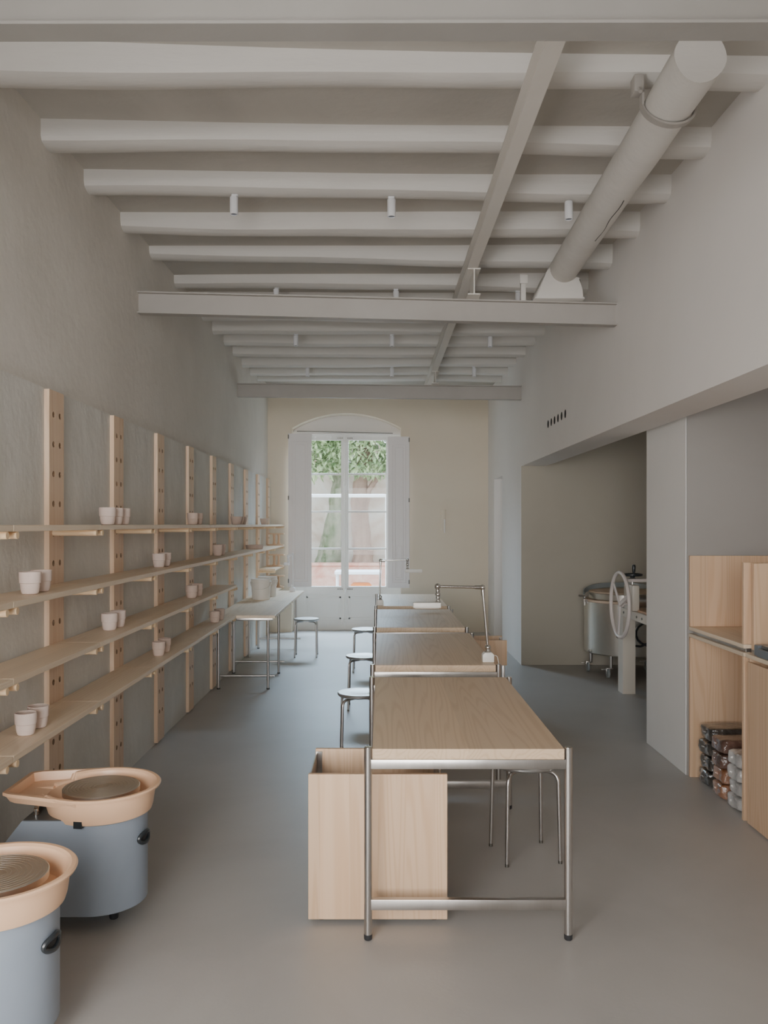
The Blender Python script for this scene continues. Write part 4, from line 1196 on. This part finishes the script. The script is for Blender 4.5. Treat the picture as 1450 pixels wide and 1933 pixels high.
for k in range(3):
    a = 2 * PI * k / 3 + 0.4
    b.tube([(2.30, 7.73, 1.132), (2.30 + 0.072 * math.cos(a), 7.73 + 0.072 * math.sin(a), 1.141)], 0.010, 8)
hw_ = b.build('hand_wheel', 'blackplastic', sr)
b = B(); b.lathe([(0, 1.15), (0.010, 1.15), (0.011, 1.165), (0.015, 1.18), (0.017, 1.225), (0.012, 1.236), (0, 1.238)], (2.29, 7.73 - 0.075, 0), 16); b.build('crank_knob', 'blackplastic', hw_)
# large wheel, in the plane facing the room
WX, WY, WZ, WR = 2.185, 7.73, 0.868, 0.295
b = B(); b.tube([(WX, WY + WR * math.cos(q), WZ + WR * math.sin(q)) for q in [2 * PI * k / 56 for k in range(56)]], 0.0165, 12, closed=True)
for k in range(3):
    a = math.radians(40 + 120 * k)
    b.box(-0.006, 0.006, 0, WR - 0.008, -0.019, 0.019, 0.004, Matrix.Translation((WX, WY, WZ)) @ Matrix.Rotation(a, 4, 'X'))
b.tube([(WX - 0.010, WY, WZ), (WX + 0.03, WY, WZ)], 0.022, 20); b.tube([(WX, WY, WZ), (2.30, WY, WZ + 0.02)], 0.014, 12)
b.build('spoked_wheel', 'creampink', sr)
b = B()
for (yy, zz) in ((8.1, 0.775), (7.95, 0.775), (7.55, 0.775), (7.4, 0.775)): b.tube([(2.279, yy, zz), (2.29, yy, zz)], 0.011, 10)
b.build('bolt', 'steeldark', sr)
# cable in the alcove
b = B(); pts = [(2.33, 8.35, 0.50), (2.42, 8.32, 0.42), (2.56, 8.33, 0.40), (2.66, 8.35, 0.44)] + [(2.64 + 0.12 * math.cos(a), 8.36, 0.52 + 0.11 * math.sin(a)) for a in [-0.9 + k * 0.42 for k in range(14)]] + [(2.72, 8.4, 0.3), (2.72, 8.42, 0.1), (2.74, 8.44, 0.012), (2.9, 8.5, 0.012)]
b.tube(arc_pts(pts, 0.05), 0.011, 8)
tag(b.build('power_cable', 'rubber'), 'looped black cable hanging behind the slab roller leg', 'cable')

# ================================================================== GARDEN
b = B(); b.box(-7, 6, YB + 0.401, 22, -0.15, -0.03); struct(b.build('ground', 'gardenfloor', smooth=False))
b = B(); b.box(-7, 6, 19.0, 19.3, -0.1, 3.4); o = struct(b.build('wall_garden', 'gardenwall', smooth=False))
b = B(); b.box(-6, 5, 17.6, 17.85, -0.05, 0.74, 0.01); b.box(-6, 5, 17.56, 17.89, 0.74, 0.80, 0.01)
tag(b.build('planter_wall', 'brickpink', smooth=False), 'low pink brick planter wall under the garden trees', 'planter wall', None, 'thing')
b = B(); b.box(-6, 5, 17.9, 18.99, -0.03, 0.665); tag(b.build('planter_soil', 'bark', smooth=False), 'dark soil filling the raised bed behind the brick wall', 'soil', None, 'stuff')
def leaves(b, c, rad, n, seed, size=0.17):
    rnd = random.Random(seed); bm = b.bm
    for _ in range(n):
        while True:
            p = Vector((rnd.uniform(-1, 1), rnd.uniform(-1, 1), rnd.uniform(-1, 1)))
            if p.length < 1: break
        p = p.normalized() * (p.length ** 0.5)
        pos = Vector(c) + Vector((p.x * rad[0], p.y * rad[1], p.z * rad[2]))
        d = Vector((rnd.uniform(-1, 1), rnd.uniform(-1, 1), rnd.uniform(-1.2, 0.3))).normalized()
        s = d.cross(Vector((rnd.uniform(-.6, .6), rnd.uniform(-.6, .6), 1))).normalized()
        l = size * rnd.uniform(0.8, 1.5); w = l * 0.15
        up = s.cross(d) * l * 0.06
        v0, v1, v2, v3, v4, v5 = (bm.verts.new(q) for q in (pos, pos + d * l * .45 + s * w + up, pos + d * l * .45 - s * w + up, pos + d * l, pos + d * l * .75 + s * w * .6, pos + d * l * .75 - s * w * .6))
        bm.faces.new((v0, v1, v2)); bm.faces.new((v1, v4, v5, v2)); bm.faces.new((v4, v3, v5))
def tree(path, r0, r1, bm_, crowns, label, seed, branches=()):
    t = thing('garden_tree', label, 'tree', tuple(path[0]), 'trees in the garden')
    b = B()
    P = []
    for i in range(len(path) - 1):
        for k in range(8): P.append(Vector(path[i]).lerp(Vector(path[i + 1]), k / 8))
    P.append(Vector(path[-1]))
    b.tube(P, lambda s: r0 + (r1 - r0) * s + 0.25 * r0 * max(0, 0.12 - s) * 6, 18)
    for br in branches:
        b.tube(arc_pts(br, 0.2), 0.09, 12, r1=0.03)
    for v_ in b.bm.verts:
        nz = noise.noise(v_.co * 4.5) * 0.06 + noise.noise(v_.co * 12) * 0.02
        v_.co.x += nz; v_.co.y += nz * 0.5
    b.build('trunk', bm_, t)
    if crowns:
        b = B()
        for c, rad, n in crowns: leaves(b, c, rad, n, seed + n)
        b.build('crown', 'leaf', t, smooth=False)
def G(x, y, D): return W(x, y, D)
d_ = 18.2
p2 = [(-0.36, d_, 0.685), (-0.40, d_, 1.3), (-0.45, d_, 2.0), (-0.42, d_, 2.5), (-0.3, d_, 3.4)]
tree(p2, 0.21, 0.15, 'bark', [((-0.2, 17.6, 3.25), (1.25, 0.9, 0.62), 2600), ((0.9, 17.3, 3.2), (0.8, 0.9, 0.8), 1400), ((-0.5, 17.2, 4.0), (1.3, 1.0, 0.7), 1500)], 'leafy garden tree with thick reddish-brown forked trunk', 3,
     [[(-0.42, d_, 1.75), (-0.25, d_, 2.3), (0.15, d_ - 0.2, 2.9), (0.4, d_ - 0.3, 3.4)]])
d_ = 18.55
p1 = [(-1.13, d_, 0.685), (-1.05, d_, 1.2), (-0.92, d_, 2.0), (-0.88, d_, 2.6), (-1.0, d_, 3.4)]
tree(p1, 0.27, 0.15, 'ivybark', [((-1.5, 17.6, 3.2), (0.85, 0.9, 0.62), 1800), ((-1.3, 17.2, 3.9), (0.9, 1.0, 0.7), 1000)], 'garden tree with ivy-green leaning trunk on the shelf side', 5)
# white pergola frame
pg = thing('pergola_frame', 'thin white outdoor frame with crossbar standing before the garden trees', 'frame', (-0.9, 14.4, -0.03))
b = B(); b.box(-2.4, 0.18, 14.37, 14.43, 2.06, 2.115, 0.004); b.build('crossbar', 'whiteout', pg, smooth=False)
for xx in (-2.4, 0.085): B().box(xx, xx + 0.09, 14.36, 14.44, -0.03, 2.06, 0.004).build('post', 'whiteout', pg, smooth=False)
# white garden table
gt = thing('garden_table', 'plain white outdoor table seen through the garden door', 'table', (-0.4, 15.5, -0.03))
B().box(-0.82, 0.02, 15.2, 15.8, 0.70, 0.76, 0.008).build('tabletop', 'whiteout', gt, smooth=False)
for xx in (-0.80, -0.02):
    for yy in (15.22, 15.74): B().box(xx, xx + 0.035 if xx < 0 else xx, yy, yy + 0.035, -0.03, 0.70, 0.003).build('leg', 'whiteout', gt, smooth=False)
gs = thing('garden_stool', 'orange round-seated stool under the white garden table', 'stool', (-0.35, 15.5, -0.03))
B().lathe([(0, 0.44), (0.17, 0.44), (0.19, 0.46), (0.19, 0.50), (0.15, 0.535), (0, 0.545)], (-0.35, 15.5, 0), 28).build('seat', 'orange', gs)
for k in range(4):
    a = PI / 4 + k * PI / 2
    B().tube([(-0.35 + 0.12 * math.cos(a), 15.5 + 0.12 * math.sin(a), 0.445), (-0.35 + 0.17 * math.cos(a), 15.5 + 0.17 * math.sin(a), -0.03)], 0.014, 10).build('leg', 'orange', gs)

# ================================================================== LIGHT
w = bpy.data.worlds.new('sky'); SC.world = w; w.use_nodes = True
nt = w.node_tree
bg = nt.nodes['Background']
tcw = N(nt, 'ShaderNodeTexCoord'); sp = N(nt, 'ShaderNodeSeparateXYZ'); nt.links.new(tcw.outputs['Generated'], sp.inputs[0])
rp = N(nt, 'ShaderNodeValToRGB'); rp.color_ramp.elements[0].position = 0.0; rp.color_ramp.elements[1].position = 0.8
rp.color_ramp.elements[0].color = (0.95, 0.97, 1.0, 1); rp.color_ramp.elements[1].color = (0.62, 0.78, 1.0, 1)
nt.links.new(sp.outputs['Z'], rp.inputs[0]); nt.links.new(rp.outputs[0], bg.inputs['Color'])
bg.inputs['Strength'].default_value = 6.5

def area(name, loc, target, sx, sy, power, col):
    l = bpy.data.lights.new(name, 'AREA'); l.shape = 'RECTANGLE'; l.size = sx; l.size_y = sy; l.energy = power; l.color = col
    o = bpy.data.objects.new(name, l); COL.objects.link(o); o.location = loc
    o.rotation_euler = (Vector(target) - Vector(loc)).to_track_quat('-Z', 'Y').to_euler()
    return o
area('shopfront_light', (-0.7, -2.2, 2.1), (-0.2, 2.2, 0.0), 1.8, 1.9, 50, (1.0, 0.985, 0.975))
area('side_window_light', (-1.58, 0.5, 1.35), (1.5, 3.7, 0.3), 2.2, 1.7, 255, (1.0, 0.985, 0.975))
o = area('far_wall_fill_light', (-0.5, -2.4, 1.7), (-0.1, 12.6, 1.8), 2.0, 2.2, 50, (1.0, 0.985, 0.97)); o.data.spread = math.radians(50)  # added narrow fill, brightens far surfaces that face the camera
area('side_room_fill_light', (3.5, 0.9, 1.9), (-1.6, 4.5, 1.2), 2.4, 1.8, 8, (1.0, 0.985, 0.975))  # added weak fill towards the left wall, no known window behind it
area('garden_skylight', (-0.5, 14.3, 3.9), (-0.4, 11.5, 0.3), 2.5, 1.6, 2200, (0.57, 0.78, 1.0))

# ================================================================== CAMERA
cam = bpy.data.cameras.new('camera'); co = bpy.data.objects.new('camera', cam); COL.objects.link(co)
co.location = (0, 0, H); co.rotation_euler = (PI / 2, 0, 0)
cam.sensor_fit = 'HORIZONTAL'; cam.sensor_width = 36.0; cam.lens = 36.0 * F / 1450.0
cam.shift_x = (725 - CX) / 1450.0; cam.shift_y = (CY - 966.5) / 1450.0
cam.clip_start = 0.05; cam.clip_end = 100
SC.camera = co
SC.view_settings.view_transform = 'AgX'
SC.view_settings.look = 'AgX - Medium Low Contrast'
SC.view_settings.exposure = -0.5
SC.cycles.max_bounces = 10; SC.cycles.diffuse_bounces = 6; SC.cycles.transparent_max_bounces = 16
SC.cycles.sample_clamp_indirect = 6.0; SC.cycles.caustics_reflective = False; SC.cycles.caustics_refractive = False
